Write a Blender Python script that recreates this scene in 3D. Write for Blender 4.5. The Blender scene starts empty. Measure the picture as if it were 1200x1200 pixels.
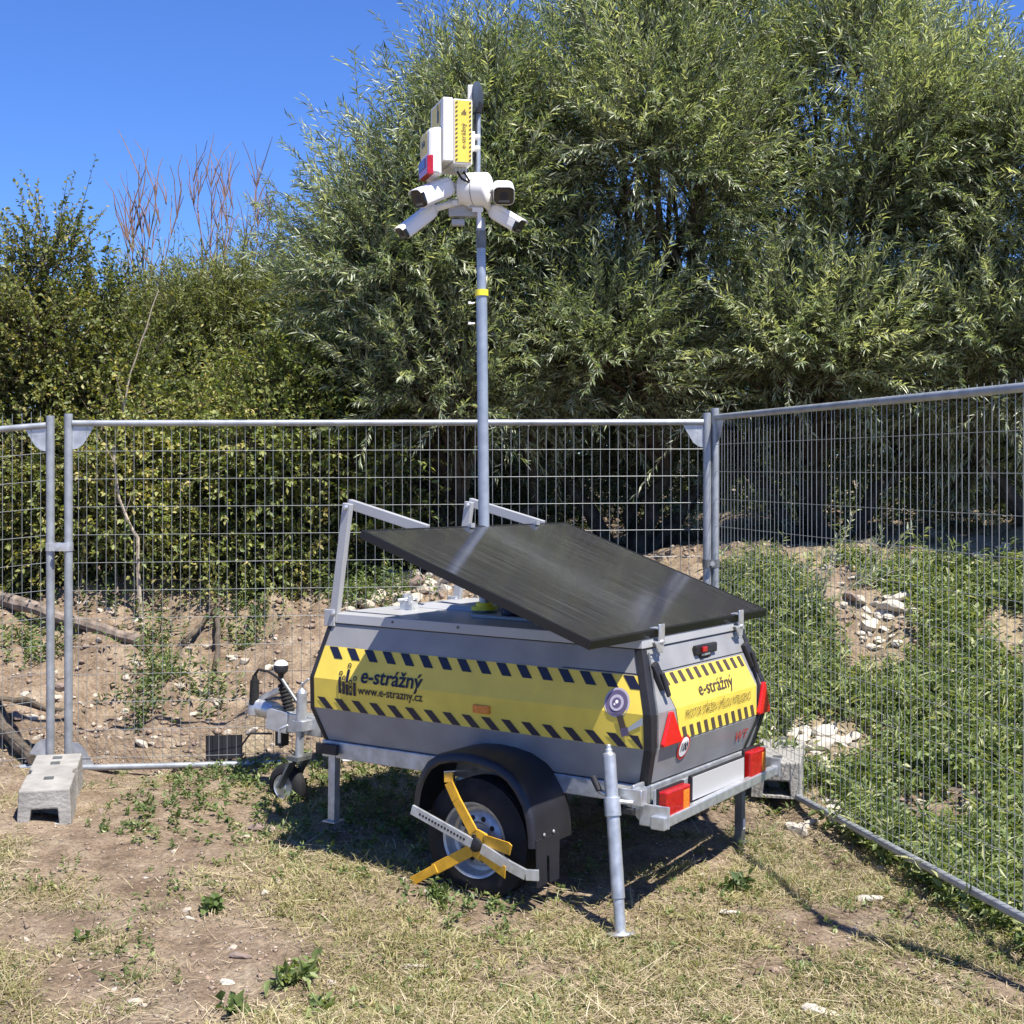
import bpy, bmesh, math, random
import numpy as np
from mathutils import Vector, Matrix, Euler, Quaternion

random.seed(7)
rng = np.random.default_rng(7)
R = math.radians
sc = bpy.context.scene
col = sc.collection

# ------------------------------------------------------------------ camera, sky, sun, exposure
F_PX, HORIZON, CAM_H = 1650.0, 532.0, 1.75
cam_d = bpy.data.cameras.new('camera')
cam = bpy.data.objects.new('camera', cam_d)
col.objects.link(cam)
cam.location = (0, 0, CAM_H)
cam.rotation_euler = (R(90), 0, 0)
cam_d.sensor_width = 36
cam_d.lens = F_PX / 1200 * 36
cam_d.shift_y = -(600 - HORIZON) / 1200
cam_d.clip_end = 2000
sc.camera = cam
sc.render.resolution_x = sc.render.resolution_y = 1024

SUN_EL, SUN_AZ = 62.0, 139.0
SUN = Vector((math.cos(R(SUN_EL)) * math.sin(R(SUN_AZ)), math.cos(R(SUN_EL)) * math.cos(R(SUN_AZ)), math.sin(R(SUN_EL))))
world = bpy.data.worlds.new('World')
sc.world = world
world.use_nodes = True
wn = world.node_tree.nodes
sky = wn.new('ShaderNodeTexSky')
sky.sky_type = 'NISHITA'
sky.sun_disc = False
sky.sun_elevation = R(SUN_EL)
sky.sun_rotation = R(SUN_AZ)
sky.altitude = 300
sky.air_density = 1.0
sky.dust_density = 0.0
sky.ozone_density = 4.0
gain = wn.new('ShaderNodeMix')
gain.data_type = 'RGBA'
gain.blend_type = 'MULTIPLY'
gain.inputs[0].default_value = 1
gain.inputs[7].default_value = (0.70, 1.03, 1.74, 1)      # the deep blue of a phone camera's sky
world.node_tree.links.new(sky.outputs[0], gain.inputs[6])
world.node_tree.links.new(gain.outputs[2], wn['Background'].inputs['Color'])
wn['Background'].inputs['Strength'].default_value = 0.056
sun_d = bpy.data.lights.new('sun', 'SUN')
sun_d.energy = 5.0
sun_d.angle = R(0.53)
sun_d.color = (1.0, 0.94, 0.84)
sun = bpy.data.objects.new('sun', sun_d)
col.objects.link(sun)
sun.location = SUN * 30
sun.rotation_euler = (-SUN).to_track_quat('-Z', 'Y').to_euler()
sc.view_settings.view_transform = 'Standard'
sc.view_settings.look = 'None'
sc.view_settings.exposure = 0.90
sc.view_settings.gamma = 1
sc.view_settings.use_curve_mapping = False
sc.cycles.max_bounces = 6
sc.cycles.transparent_max_bounces = 8

# ------------------------------------------------------------------ helpers
def at(px, py, Y):
    return Vector(((px - 600) / F_PX * Y, Y, CAM_H + (HORIZON - py) / F_PX * Y))

def mat(name, color, rough=0.6, metal=0.0, spec=0.5, coat=0.0, noise=None, bump=None):
    """plain principled; noise=(scale, dark, light) multiplies the colour, bump=(scale, strength)"""
    m = bpy.data.materials.new(name)
    m.use_nodes = True
    nt = m.node_tree
    b = nt.nodes['Principled BSDF']
    b.inputs['Base Color'].default_value = (*color, 1)
    b.inputs['Roughness'].default_value = rough
    b.inputs['Metallic'].default_value = metal
    b.inputs['Specular IOR Level'].default_value = spec
    b.inputs['Coat Weight'].default_value = coat
    tc = nt.nodes.new('ShaderNodeTexCoord')
    if noise:
        n = nt.nodes.new('ShaderNodeTexNoise')
        n.inputs['Scale'].default_value = noise[0]
        n.inputs['Detail'].default_value = 6
        nt.links.new(tc.outputs['Object'], n.inputs['Vector'])
        r = nt.nodes.new('ShaderNodeValToRGB')
        r.color_ramp.elements[0].position = 0.3
        r.color_ramp.elements[1].position = 0.7
        r.color_ramp.elements[0].color = (*[c * noise[1] for c in color], 1)
        r.color_ramp.elements[1].color = (*[min(1, c * noise[2]) for c in color], 1)
        nt.links.new(n.outputs['Fac'], r.inputs['Fac'])
        nt.links.new(r.outputs['Color'], b.inputs['Base Color'])
        mr = nt.nodes.new('ShaderNodeMapRange')
        mr.inputs['To Min'].default_value = max(0.05, rough - 0.08)
        mr.inputs['To Max'].default_value = min(1, rough + 0.12)
        nt.links.new(n.outputs['Fac'], mr.inputs['Value'])
        nt.links.new(mr.outputs['Result'], b.inputs['Roughness'])
    if bump:
        n2 = nt.nodes.new('ShaderNodeTexNoise')
        n2.inputs['Scale'].default_value = bump[0]
        n2.inputs['Detail'].default_value = 8
        nt.links.new(tc.outputs['Object'], n2.inputs['Vector'])
        bp = nt.nodes.new('ShaderNodeBump')
        bp.inputs['Strength'].default_value = bump[1]
        bp.inputs['Distance'].default_value = 0.02
        nt.links.new(n2.outputs['Fac'], bp.inputs['Height'])
        nt.links.new(bp.outputs['Normal'], b.inputs['Normal'])
    return m

def ramp_attr_mat(name, stops, rough=0.5, spec=0.4, transl=0.3, attr='tint', under=None):
    """foliage: colour from the per-leaf 'tint', light passes through the blade"""
    m = bpy.data.materials.new(name)
    m.use_nodes = True
    nt = m.node_tree
    b = nt.nodes['Principled BSDF']
    out = nt.nodes['Material Output']
    a = nt.nodes.new('ShaderNodeAttribute')
    a.attribute_name = attr
    r = nt.nodes.new('ShaderNodeValToRGB')
    els = r.color_ramp.elements
    while len(els) < len(stops):
        els.new(0.5)
    for e, (p, c) in zip(els, stops):
        e.position = p
        e.color = (*c, 1)
    nt.links.new(a.outputs['Fac'], r.inputs['Fac'])
    nt.links.new(r.outputs['Color'], b.inputs['Base Color'])
    if under:                                 # the leaf's paler underside
        ge = nt.nodes.new('ShaderNodeNewGeometry')
        um = nt.nodes.new('ShaderNodeMix')
        um.data_type = 'RGBA'
        um.inputs[7].default_value = (*under, 1)
        hf = nt.nodes.new('ShaderNodeMath')
        hf.operation = 'MULTIPLY'
        hf.inputs[1].default_value = 0.7
        nt.links.new(ge.outputs['Backfacing'], hf.inputs[0])
        nt.links.new(hf.outputs[0], um.inputs[0])
        nt.links.new(r.outputs['Color'], um.inputs[6])
        nt.links.new(um.outputs[2], b.inputs['Base Color'])
    b.inputs['Roughness'].default_value = rough
    b.inputs['Specular IOR Level'].default_value = spec
    if transl > 0:
        t = nt.nodes.new('ShaderNodeBsdfTranslucent')
        mul = nt.nodes.new('ShaderNodeMix')
        mul.data_type = 'RGBA'
        mul.blend_type = 'MULTIPLY'
        mul.inputs[0].default_value = 1
        mul.inputs[7].default_value = (1.5, 1.5, 0.6, 1)
        nt.links.new(r.outputs['Color'], mul.inputs[6])
        nt.links.new(mul.outputs[2], t.inputs['Color'])
        mx = nt.nodes.new('ShaderNodeMixShader')
        mx.inputs[0].default_value = transl
        nt.links.new(b.outputs[0], mx.inputs[1])
        nt.links.new(t.outputs[0], mx.inputs[2])
        nt.links.new(mx.outputs[0], out.inputs['Surface'])
    return m

class MB:
    """collects simple shapes into one mesh"""
    def __init__(self):
        self.v, self.f, self.s = [], [], []
    def add(self, vs, fs, smooth=False):
        o = len(self.v)
        self.v += [tuple(p) for p in vs]
        self.f += [tuple(i + o for i in f) for f in fs]
        self.s += [smooth] * len(fs)
        return self
    def hexa(self, p):                       # 8 points: bottom ring 0-3, top ring 4-7
        return self.add(p, [(0, 3, 2, 1), (4, 5, 6, 7), (0, 1, 5, 4), (1, 2, 6, 5), (2, 3, 7, 6), (3, 0, 4, 7)])
    def box(self, c, sz, rot=None):
        c = Vector(c)
        hx, hy, hz = (s / 2 for s in sz)
        q = [Vector(p) for p in ((-hx, -hy, -hz), (hx, -hy, -hz), (hx, hy, -hz), (-hx, hy, -hz),
                                 (-hx, -hy, hz), (hx, -hy, hz), (hx, hy, hz), (-hx, hy, hz))]
        if rot is not None:
            q = [rot @ p for p in q]
        return self.hexa([c + p for p in q])
    def bar(self, a, b, w, h, up=(0, 0, 1)):
        a, b = Vector(a), Vector(b)
        d = (b - a).normalized()
        s = d.cross(Vector(up))
        if s.length < 1e-4:
            s = d.cross(Vector((0, 1, 0)))
        s.normalize()
        n = s.cross(d)
        s *= w / 2
        n *= h / 2
        return self.hexa([a - s - n, a + s - n, b + s - n, b - s - n, a - s + n, a + s + n, b + s + n, b - s + n])
    def tube(self, pts, r, n=10, cap=True):
        pts = [Vector(p) for p in pts]
        rs = r if isinstance(r, (list, tuple)) else [r] * len(pts)
        vs, fs = [], []
        ref = None
        for i, p in enumerate(pts):
            d = (pts[min(i + 1, len(pts) - 1)] - pts[max(i - 1, 0)]).normalized()
            if ref is None:
                ref = d.orthogonal().normalized()
            s = (ref - d * ref.dot(d)).normalized()
            ref = s
            t = d.cross(s)
            for k in range(n):
                a = 2 * math.pi * k / n
                vs.append(p + (s * math.cos(a) + t * math.sin(a)) * rs[i])
        for i in range(len(pts) - 1):
            for k in range(n):
                k2 = (k + 1) % n
                fs.append((i * n + k, i * n + k2, (i + 1) * n + k2, (i + 1) * n + k))
        self.add(vs, fs, True)
        if cap:
            o = len(self.v) - len(vs)
            self.f += [tuple(o + k for k in reversed(range(n))), tuple(o + (len(pts) - 1) * n + k for k in range(n))]
            self.s += [False, False]
        return self
    def lathe(self, c, axis, prof, n=28, smooth=True, cap=True):     # prof: list of (along, radius)
        c, ax = Vector(c), Vector(axis).normalized()
        s = ax.orthogonal().normalized()
        t = ax.cross(s)
        vs, fs = [], []
        for (h, r) in prof:
            for k in range(n):
                a = 2 * math.pi * k / n
                vs.append(c + ax * h + (s * math.cos(a) + t * math.sin(a)) * r)
        for i in range(len(prof) - 1):
            for k in range(n):
                k2 = (k + 1) % n
                fs.append((i * n + k, i * n + k2, (i + 1) * n + k2, (i + 1) * n + k))
        if cap:
            fs.append(tuple(reversed(range(n))))
            fs.append(tuple((len(prof) - 1) * n + k for k in range(n)))
        return self.add(vs, fs, smooth)
    def prism(self, poly, off):              # 3-D polygon pushed along a vector
        poly = [Vector(p) for p in poly]
        off = Vector(off)
        n = len(poly)
        return self.add(poly + [p + off for p in poly],
                        [tuple(reversed(range(n))), tuple(range(n, 2 * n))] + [(i, (i + 1) % n, n + (i + 1) % n, n + i) for i in range(n)])
    def build(self, name, m, parent=None, bevel=0.0, fix=True):
        me = bpy.data.meshes.new(name)
        me.from_pydata(self.v, [], self.f)
        me.polygons.foreach_set('use_smooth', self.s)
        if fix:
            bm = bmesh.new()
            bm.from_mesh(me)
            bmesh.ops.recalc_face_normals(bm, faces=bm.faces)
            bm.to_mesh(me)
            bm.free()
        if any(self.s):
            me.set_sharp_from_angle(angle=R(38))
        me.materials.append(m)
        o = bpy.data.objects.new(name, me)
        col.objects.link(o)
        if parent:
            o.parent = parent
        if bevel:
            b = o.modifiers.new('bevel', 'BEVEL')
            b.width = bevel
            b.segments = 2
            b.limit_method = 'ANGLE'
            b.angle_limit = R(40)
        return o

def empty(name, loc=(0, 0, 0), rot=(0, 0, 0)):
    o = bpy.data.objects.new(name, None)
    col.objects.link(o)
    o.location = loc
    o.rotation_euler = rot
    o.empty_display_size = 0.1
    return o

def tag(o, label=None, cat=None, group=None, kind=None):
    if label:
        o['label'] = label
    if cat:
        o['category'] = cat
    if group:
        o['group'] = group
    if kind:
        o['kind'] = kind
    return o

def np_mesh(name, verts, faces, m, parent=None, attrs=None, smooth=False):
    """fast mesh from numpy arrays; faces all of the same size; attrs: per-face floats"""
    me = bpy.data.meshes.new(name)
    nv, nf, k = len(verts), len(faces), faces.shape[1]
    me.vertices.add(nv)
    me.vertices.foreach_set('co', np.ascontiguousarray(verts, dtype=np.float32).ravel())
    me.loops.add(nf * k)
    me.loops.foreach_set('vertex_index', np.ascontiguousarray(faces, dtype=np.int32).ravel())
    me.polygons.add(nf)
    me.polygons.foreach_set('loop_start', np.arange(0, nf * k, k, dtype=np.int32))
    if smooth:
        me.polygons.foreach_set('use_smooth', np.ones(nf, dtype=bool))
    me.update(calc_edges=True)
    for an, (dom, arr) in (attrs or {}).items():
        a = me.attributes.new(an, 'FLOAT', dom)
        a.data.foreach_set('value', np.ascontiguousarray(arr, dtype=np.float32))
    me.materials.append(m)
    o = bpy.data.objects.new(name, me)
    col.objects.link(o)
    if parent:
        o.parent = parent
    return o

def unit(a):
    return a / np.maximum(np.linalg.norm(a, axis=-1, keepdims=True), 1e-9)

# ------------------------------------------------------------------ noise and terrain
_perm = np.random.default_rng(3).random((256, 256))
def vnoise(x, y, s):
    x, y = np.asarray(x, float) / s + 77.3, np.asarray(y, float) / s + 41.7
    xi, yi = np.floor(x).astype(int), np.floor(y).astype(int)
    fx, fy = x - xi, y - yi
    fx, fy = fx * fx * (3 - 2 * fx), fy * fy * (3 - 2 * fy)
    g = lambda i, j: _perm[i % 256, j % 256]
    return (g(xi, yi) * (1 - fx) + g(xi + 1, yi) * fx) * (1 - fy) + (g(xi, yi + 1) * (1 - fx) + g(xi + 1, yi + 1) * fx) * fy - 0.5

def sstep(t):
    t = np.clip(t, 0, 1)
    return t * t * (3 - 2 * t)

def seg_dist(x, y, a, b):
    ax, ay = a
    dx, dy = b[0] - ax, b[1] - ay
    t = np.clip(((x - ax) * dx + (y - ay) * dy) / (dx * dx + dy * dy), 0, 1)
    return np.hypot(x - ax - t * dx, y - ay - t * dy)

FA = np.array([-2.40, 7.62])          # left end of the middle fence panel
FB = np.array([1.09, 7.87])           # the fence corner
FC = np.array([1.87, 4.455])          # near end of the right fence panel

def flat_at(px, py, z=0.0):
    Y = F_PX * (CAM_H - z) / (py - HORIZON)
    return ((px - 600) / F_PX * Y, Y)

CRACKS = [[flat_at(*p) for p in c] for c in (
    [(868, 925), (935, 975), (985, 1022)], [(1020, 1048), (1045, 1062), (1078, 1092)],
    [(886, 1082), (912, 1098), (936, 1118)], [(1055, 1135), (1110, 1152), (1205, 1192)], [(835, 1065), (872, 1070)])]

def terrain(x, y):
    x, y = np.asarray(x, float), np.asarray(y, float)
    h = -0.05 + 0.10 * sstep((y - 4.1) / 3.2)
    h = h - 0.05 * sstep((x - 0.4) / 0.8) * sstep((5.2 - y) / 1.0) * 0.4
    yf = FA[1] + 0.0716 * (x - FA[0])
    left = 0.66 * sstep((y - yf - 0.15) / 2.7) + 0.10 * sstep((y - yf - 0.15) / 0.5)
    right = 0.95 * sstep((y - 6.3) / 4.0)
    w = sstep((x - 0.2) / 1.6)
    h = h + left * (1 - w) + right * w
    bank = sstep((y - yf + 0.2) / 1.0) + sstep((x - 1.5) / 1) * sstep((y - 5.5) / 1)
    bank = np.clip(bank, 0, 1)
    h = h + (0.03 + 0.07 * bank) * 2 * vnoise(x, y, 0.9) + (0.016 + 0.05 * bank) * 2 * vnoise(x, y, 0.33)
    h = h + (0.010 + 0.034 * bank) * 2 * vnoise(x, y, 0.13) + (0.007 + 0.016 * bank) * 2 * vnoise(x, y, 0.065)
    near = (np.abs(x) < 12) & (y < 12)
    for c in CRACKS:
        d = np.full(np.shape(x), 9.0)
        for a, b in zip(c[:-1], c[1:]):
            d = np.minimum(d, seg_dist(x, y, a, b))
        h = h - np.where(near, 0.055 * np.exp(-(d / 0.028) ** 2), 0)
    return h

def ground_at(px, py):
    """where the line of sight through a point of the photograph meets the ground"""
    Y = np.arange(2.4, 16, 0.01)
    X = (px - 600) / F_PX * Y
    Z = CAM_H + (HORIZON - py) / F_PX * Y
    k = np.argmax(terrain(X, Y) >= Z)
    return Vector((X[k], Y[k], float(terrain(X[k], Y[k]))))

def th(x, y):
    return float(terrain(x, y))

# ------------------------------------------------------------------ materials
M = {}
M['body'] = mat('grey_paint', (0.265, 0.266, 0.270), 0.38, 0.0, 0.5, 0.1, noise=(7, 0.84, 1.10))
M['lid'] = mat('grey_sheet', (0.40, 0.41, 0.425), 0.4, 0.1, 0.5, noise=(4, 0.93, 1.05))
M['yellow'] = mat('yellow_film', (0.78, 0.60, 0.09), 0.4, 0, 0.45, noise=(9, 0.90, 1.06))
M['navy'] = mat('dark_film', (0.012, 0.013, 0.035), 0.4, 0, 0.4)
M['black'] = mat('black_plastic', (0.018, 0.018, 0.021), 0.5, 0, 0.4, noise=(8, 0.7, 1.5), bump=(60, 0.05))
M['fender'] = mat('black_mudguard_plastic', (0.015, 0.015, 0.021), 0.42, 0, 0.5, noise=(6, 0.8, 1.3), bump=(90, 0.06))
M['rubber'] = mat('rubber', (0.016, 0.016, 0.017), 0.75, 0, 0.3, noise=(20, 0.7, 1.6), bump=(50, 0.1))
M['galv'] = mat('galvanised_steel', (0.52, 0.545, 0.57), 0.42, 0.65, 0.5, noise=(22, 0.72, 1.15), bump=(70, 0.04))
M['tube'] = mat('galvanised_tube', (0.36, 0.385, 0.41), 0.45, 0.45, 0.5, noise=(14, 0.78, 1.15), bump=(60, 0.03))
M['wire'] = mat('galvanised_wire', (0.30, 0.32, 0.32), 0.45, 0.35, 0.5, noise=(9, 0.75, 1.15))
M['mast'] = mat('zinc_mast', (0.34, 0.385, 0.44), 0.38, 0.45, 0.5, noise=(18, 0.85, 1.12))
M['steel'] = mat('zinc_plate', (0.62, 0.64, 0.66), 0.34, 0.7, 0.5, noise=(26, 0.8, 1.1))
M['darksteel'] = mat('dark_leg_steel', (0.16, 0.17, 0.17), 0.5, 0.5, 0.5, noise=(14, 0.7, 1.3))
M['white'] = mat('white_plastic', (0.80, 0.80, 0.79), 0.4, 0, 0.5, noise=(5, 0.96, 1.02))
M['plate'] = mat('plate_white', (0.44, 0.44, 0.44), 0.35)
M['cream'] = mat('white_cabinet_plastic', (0.74, 0.73, 0.69), 0.45, 0, 0.5, noise=(5, 0.95, 1.03))
M['red'] = mat('red_lens', (0.42, 0.008, 0.008), 0.18, 0, 0.6, 0.4, noise=(60, 0.8, 1.2), bump=(160, 0.08))
M['reflector'] = mat('red_reflector', (0.68, 0.010, 0.012), 0.22, 0, 0.6, 0.3, noise=(120, 0.8, 1.15))
M['blue'] = mat('blue_film', (0.10, 0.14, 0.38), 0.35)
M['amber'] = mat('amber_lens', (0.72, 0.20, 0.02), 0.25, 0, 0.6, 0.3, noise=(120, 0.85, 1.15))
M['clamp'] = mat('yellow_orange_paint', (0.72, 0.38, 0.025), 0.42, 0, 0.5, 0.1, noise=(24, 0.72, 1.12))
M['band'] = mat('yellow_collar', (0.85, 0.74, 0.04), 0.4)
M['dish'] = mat('dark_blue_plastic', (0.05, 0.065, 0.09), 0.45)
M['lens'] = mat('black_glass', (0.010, 0.010, 0.012), 0.12, 0, 0.6)
M['violet'] = mat('purple_print', (0.11, 0.085, 0.16), 0.45)
M['lilac'] = mat('lilac_print', (0.40, 0.37, 0.46), 0.45)
M['brown'] = mat('brown_print', (0.075, 0.055, 0.045), 0.45)
M['greyprint'] = mat('grey_print', (0.42, 0.46, 0.50), 0.45)
M['redprint'] = mat('red_print', (0.55, 0.03, 0.03), 0.45)
M['concrete'] = mat('concrete', (0.33, 0.318, 0.295), 0.85, 0, 0.3, noise=(9, 0.72, 1.12), bump=(45, 0.35))
M['bark'] = mat('bark', (0.10, 0.082, 0.062), 0.85, 0, 0.2, noise=(12, 0.5, 1.5), bump=(30, 0.5))
M['palebark'] = mat('pale_dead_wood', (0.40, 0.34, 0.27), 0.8, 0, 0.2, noise=(14, 0.6, 1.25), bump=(30, 0.4))
M['log'] = mat('weathered_log', (0.20, 0.16, 0.13), 0.85, 0, 0.2, noise=(14, 0.45, 1.5), bump=(30, 0.5))
M['redbark'] = mat('reddish_twigs', (0.24, 0.155, 0.115), 0.8, 0, 0.2, noise=(14, 0.7, 1.3))
M['stone'] = mat('limestone', (0.50, 0.44, 0.36), 0.85, 0, 0.3, noise=(16, 0.62, 1.2), bump=(35, 0.4))
M['whitestone'] = mat('pale_limestone', (0.58, 0.53, 0.45), 0.85, 0, 0.3, noise=(16, 0.7, 1.15), bump=(35, 0.4))
M['gravel'] = mat('gravel', (0.36, 0.30, 0.24), 0.9, 0, 0.3, noise=(9, 0.55, 1.35))
M['clod'] = mat('soil_clod', (0.28, 0.21, 0.16), 0.95, 0, 0.15, noise=(6, 0.7, 1.3), bump=(60, .4))
M['greystone'] = mat('brown_grey_stone', (0.26, 0.20, 0.17), 0.85, 0, 0.3, noise=(16, 0.7, 1.25), bump=(35, 0.4))

M['willow'] = ramp_attr_mat('willow_leaf', [(0, (0.052, 0.085, 0.030)), (0.45, (0.150, 0.205, 0.095)), (0.8, (0.33, 0.385, 0.235)), (1, (0.54, 0.57, 0.42))], 0.34, 0.65, 0.38, under=(0.44, 0.48, 0.36))
M['hawthorn'] = ramp_attr_mat('shrub_leaf', [(0, (0.055, 0.080, 0.022)), (0.5, (0.135, 0.165, 0.042)), (0.85, (0.26, 0.265, 0.08)), (1, (0.36, 0.30, 0.11))], 0.45, 0.5, 0.32)
M['under'] = ramp_attr_mat('undergrowth_leaf', [(0, (0.055, 0.090, 0.02)), (0.5, (0.15, 0.195, 0.045)), (0.85, (0.29, 0.31, 0.09)), (1, (0.42, 0.36, 0.12))], 0.5, 0.45, 0.3)
M['paleleaf'] = ramp_attr_mat('fine_pale_leaf', [(0, (0.09, 0.125, 0.04)), (0.5, (0.22, 0.25, 0.10)), (1, (0.37, 0.38, 0.19))], 0.5, 0.4, 0.3)
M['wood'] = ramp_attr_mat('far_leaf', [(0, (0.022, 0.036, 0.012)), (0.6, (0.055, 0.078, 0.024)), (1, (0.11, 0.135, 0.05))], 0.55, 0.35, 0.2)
M['weed'] = ramp_attr_mat('weed_leaf', [(0, (0.050, 0.085, 0.025)), (0.5, (0.125, 0.180, 0.055)), (0.85, (0.24, 0.29, 0.11)), (1, (0.40, 0.41, 0.22))], 0.5, 0.45, 0.3)
M['straw'] = ramp_attr_mat('dry_straw', [(0, (0.20, 0.145, 0.09)), (0.35, (0.36, 0.285, 0.18)), (0.7, (0.50, 0.42, 0.28)), (1, (0.64, 0.57, 0.42))], 0.7, 0.3, 0.15)
M['grass'] = ramp_attr_mat('grass_blade', [(0, (0.12, 0.135, 0.045)), (0.5, (0.26, 0.25, 0.105)), (1, (0.42, 0.38, 0.19))], 0.6, 0.35, 0.25)

def ground_mat():
    m = bpy.data.materials.new('soil')
    m.use_nodes = True
    nt = m.node_tree
    L = nt.links
    b = nt.nodes['Principled BSDF']
    b.inputs['Roughness'].default_value = 0.95
    b.inputs['Specular IOR Level'].default_value = 0.15
    tc = nt.nodes.new('ShaderNodeTexCoord')
    def noise(s, d=8, rgh=0.6):
        n = nt.nodes.new('ShaderNodeTexNoise')
        n.inputs['Scale'].default_value = s
        n.inputs['Detail'].default_value = d
        n.inputs['Roughness'].default_value = rgh
        L.new(tc.outputs['Object'], n.inputs['Vector'])
        return n
    def ramp(n, stops):
        r = nt.nodes.new('ShaderNodeValToRGB')
        e = r.color_ramp.elements
        while len(e) < len(stops):
            e.new(0.5)
        for q, (p, c) in zip(e, stops):
            q.position = p
            q.color = (*c, 1)
        L.new(n.outputs[0], r.inputs[0])
        return r
    soil = ramp(noise(5, 10, 0.7), [(0.3, (0.13, 0.093, 0.066)), (0.5, (0.26, 0.195, 0.138)), (0.7, (0.41, 0.335, 0.25))])
    thatch = ramp(noise(14, 10, 0.75), [(0.32, (0.17, 0.13, 0.08)), (0.5, (0.32, 0.26, 0.17)), (0.68, (0.48, 0.41, 0.29))])
    a = nt.nodes.new('ShaderNodeAttribute')
    a.attribute_name = 'grassy'
    mx = nt.nodes.new('ShaderNodeMix')
    mx.data_type = 'RGBA'
    L.new(a.outputs['Fac'], mx.inputs[0])
    L.new(soil.outputs[0], mx.inputs[6])
    L.new(thatch.outputs[0], mx.inputs[7])
    grit = ramp(noise(55, 4, 0.8), [(0.36, (0.60, 0.60, 0.60)), (0.5, (1, 1, 1)), (0.66, (1.35, 1.33, 1.28))])
    mu = nt.nodes.new('ShaderNodeMix')
    mu.data_type = 'RGBA'
    mu.blend_type = 'MULTIPLY'
    mu.inputs[0].default_value = 1
    L.new(mx.outputs[2], mu.inputs[6])
    L.new(grit.outputs[0], mu.inputs[7])
    L.new(mu.outputs[2], b.inputs['Base Color'])
    bp = nt.nodes.new('ShaderNodeBump')
    bp.inputs['Strength'].default_value = 0.9
    bp.inputs['Distance'].default_value = 0.03
    L.new(noise(26, 10, 0.75).outputs[0], bp.inputs['Height'])
    L.new(bp.outputs['Normal'], b.inputs['Normal'])
    return m
M['soil'] = ground_mat()

def solar_mat():
    m = bpy.data.materials.new('solar_glass')
    m.use_nodes = True
    nt = m.node_tree
    L = nt.links
    b = nt.nodes['Principled BSDF']
    tc = nt.nodes.new('ShaderNodeTexCoord')
    mp = nt.nodes.new('ShaderNodeMapping')
    mp.inputs['Scale'].default_value = (2.2, 230, 1)
    L.new(tc.outputs['Object'], mp.inputs['Vector'])
    n = nt.nodes.new('ShaderNodeTexNoise')
    n.inputs['Scale'].default_value = 1
    n.inputs['Detail'].default_value = 5
    L.new(mp.outputs[0], n.inputs['Vector'])
    r = nt.nodes.new('ShaderNodeValToRGB')
    r.color_ramp.elements[0].color = (0.013, 0.013, 0.015, 1)
    r.color_ramp.elements[1].color = (0.062, 0.061, 0.064, 1)
    r.color_ramp.elements[0].position = 0.40
    r.color_ramp.elements[1].position = 0.66
    L.new(n.outputs[0], r.inputs[0])
    L.new(r.outputs[0], b.inputs['Base Color'])
    b.inputs['Roughness'].default_value = 0.11
    b.inputs['Specular IOR Level'].default_value = 0.5
    bp = nt.nodes.new('ShaderNodeBump')
    bp.inputs['Strength'].default_value = 0.05
    bp.inputs['Distance'].default_value = 0.002
    L.new(n.outputs[0], bp.inputs['Height'])
    L.new(bp.outputs[0], b.inputs['Normal'])
    return m
M['solar'] = solar_mat()

# ------------------------------------------------------------------ ground sheet
def grow(start, stop, fine):
    out, s = [], fine
    v = start
    while v < stop:
        s *= 1.25
        v += s
        out.append(v)
    return out
xs = np.concatenate([[-v for v in reversed(grow(4.4, 350, .04))], np.arange(-4.4, 5.21, .034), grow(5.2, 350, .04)])
ys = np.concatenate([[-v for v in reversed(grow(-2.6, 300, .05))], np.arange(2.6, 12.3, .034), grow(12.3, 500, .05)])
gx, gy = np.meshgrid(xs, ys)
gz = terrain(gx, gy)
nx, ny = len(xs), len(ys)
idx = np.arange(nx * ny).reshape(ny, nx)
gf = np.stack([idx[:-1, :-1], idx[:-1, 1:], idx[1:, 1:], idx[1:, :-1]], -1).reshape(-1, 4)

def bare(x, y):
    """0 on bare earth, 1 where dry grass lies"""
    yf = FA[1] + 0.0716 * (x - FA[0])
    g = 0.60 + 1.5 * vnoise(x, y, 0.7) + 1.3 * vnoise(x, y, 0.24)
    g = g - 0.55 * np.exp(-(((x + 1.55) / 0.95) ** 2 + ((y - 6.4) / 0.7) ** 2)) - 0.3 * np.exp(-(((x + 0.35) / 0.5) ** 2 + ((y - 4.75) / 0.4) ** 2))
    g = g + 0.42 * sstep((5.2 - y) / 1.2)
    g = g - 0.9 * sstep((y - yf + 0.5) / 0.6) * (1 - sstep((x - 1.2) / 1))
    return np.clip(g, 0, 1)
grassy = bare(gx, gy)
ground = np_mesh('ground', np.stack([gx, gy, gz], -1).reshape(-1, 3), gf, M['soil'], attrs={'grassy': ('POINT', grassy.ravel())}, smooth=True)
tag(ground, kind='structure')

# ------------------------------------------------------------------ foliage builders
def leaf_arrays(base, d, ln, wd, tint, up=None, bend=0.25):
    """each leaf a folded kite of two triangles"""
    n = len(base)
    ref = unit(rng.normal(size=(n, 3)) * 0.8 + np.array([0, 0, 1.0])) if up is None else up
    s = unit(np.cross(d, ref))
    nn = np.cross(s, d)
    ln = np.broadcast_to(np.asarray(ln, float), (n,))[:, None]
    wd = np.broadcast_to(np.asarray(wd, float), (n,))[:, None]
    mid = base + d * ln * 0.45
    tip = base + d * ln - nn * ln * bend * 0.5
    v = np.stack([base, mid + s * wd / 2 + nn * wd * 0.18, tip, mid - s * wd / 2 + nn * wd * 0.18], 1).reshape(-1, 3)
    k = np.arange(n)[:, None] * 4
    f = np.concatenate([k + np.array([[0, 1, 2]]), k + np.array([[0, 2, 3]])], 1).reshape(-1, 3)
    return v, f, np.repeat(tint, 2)

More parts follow.
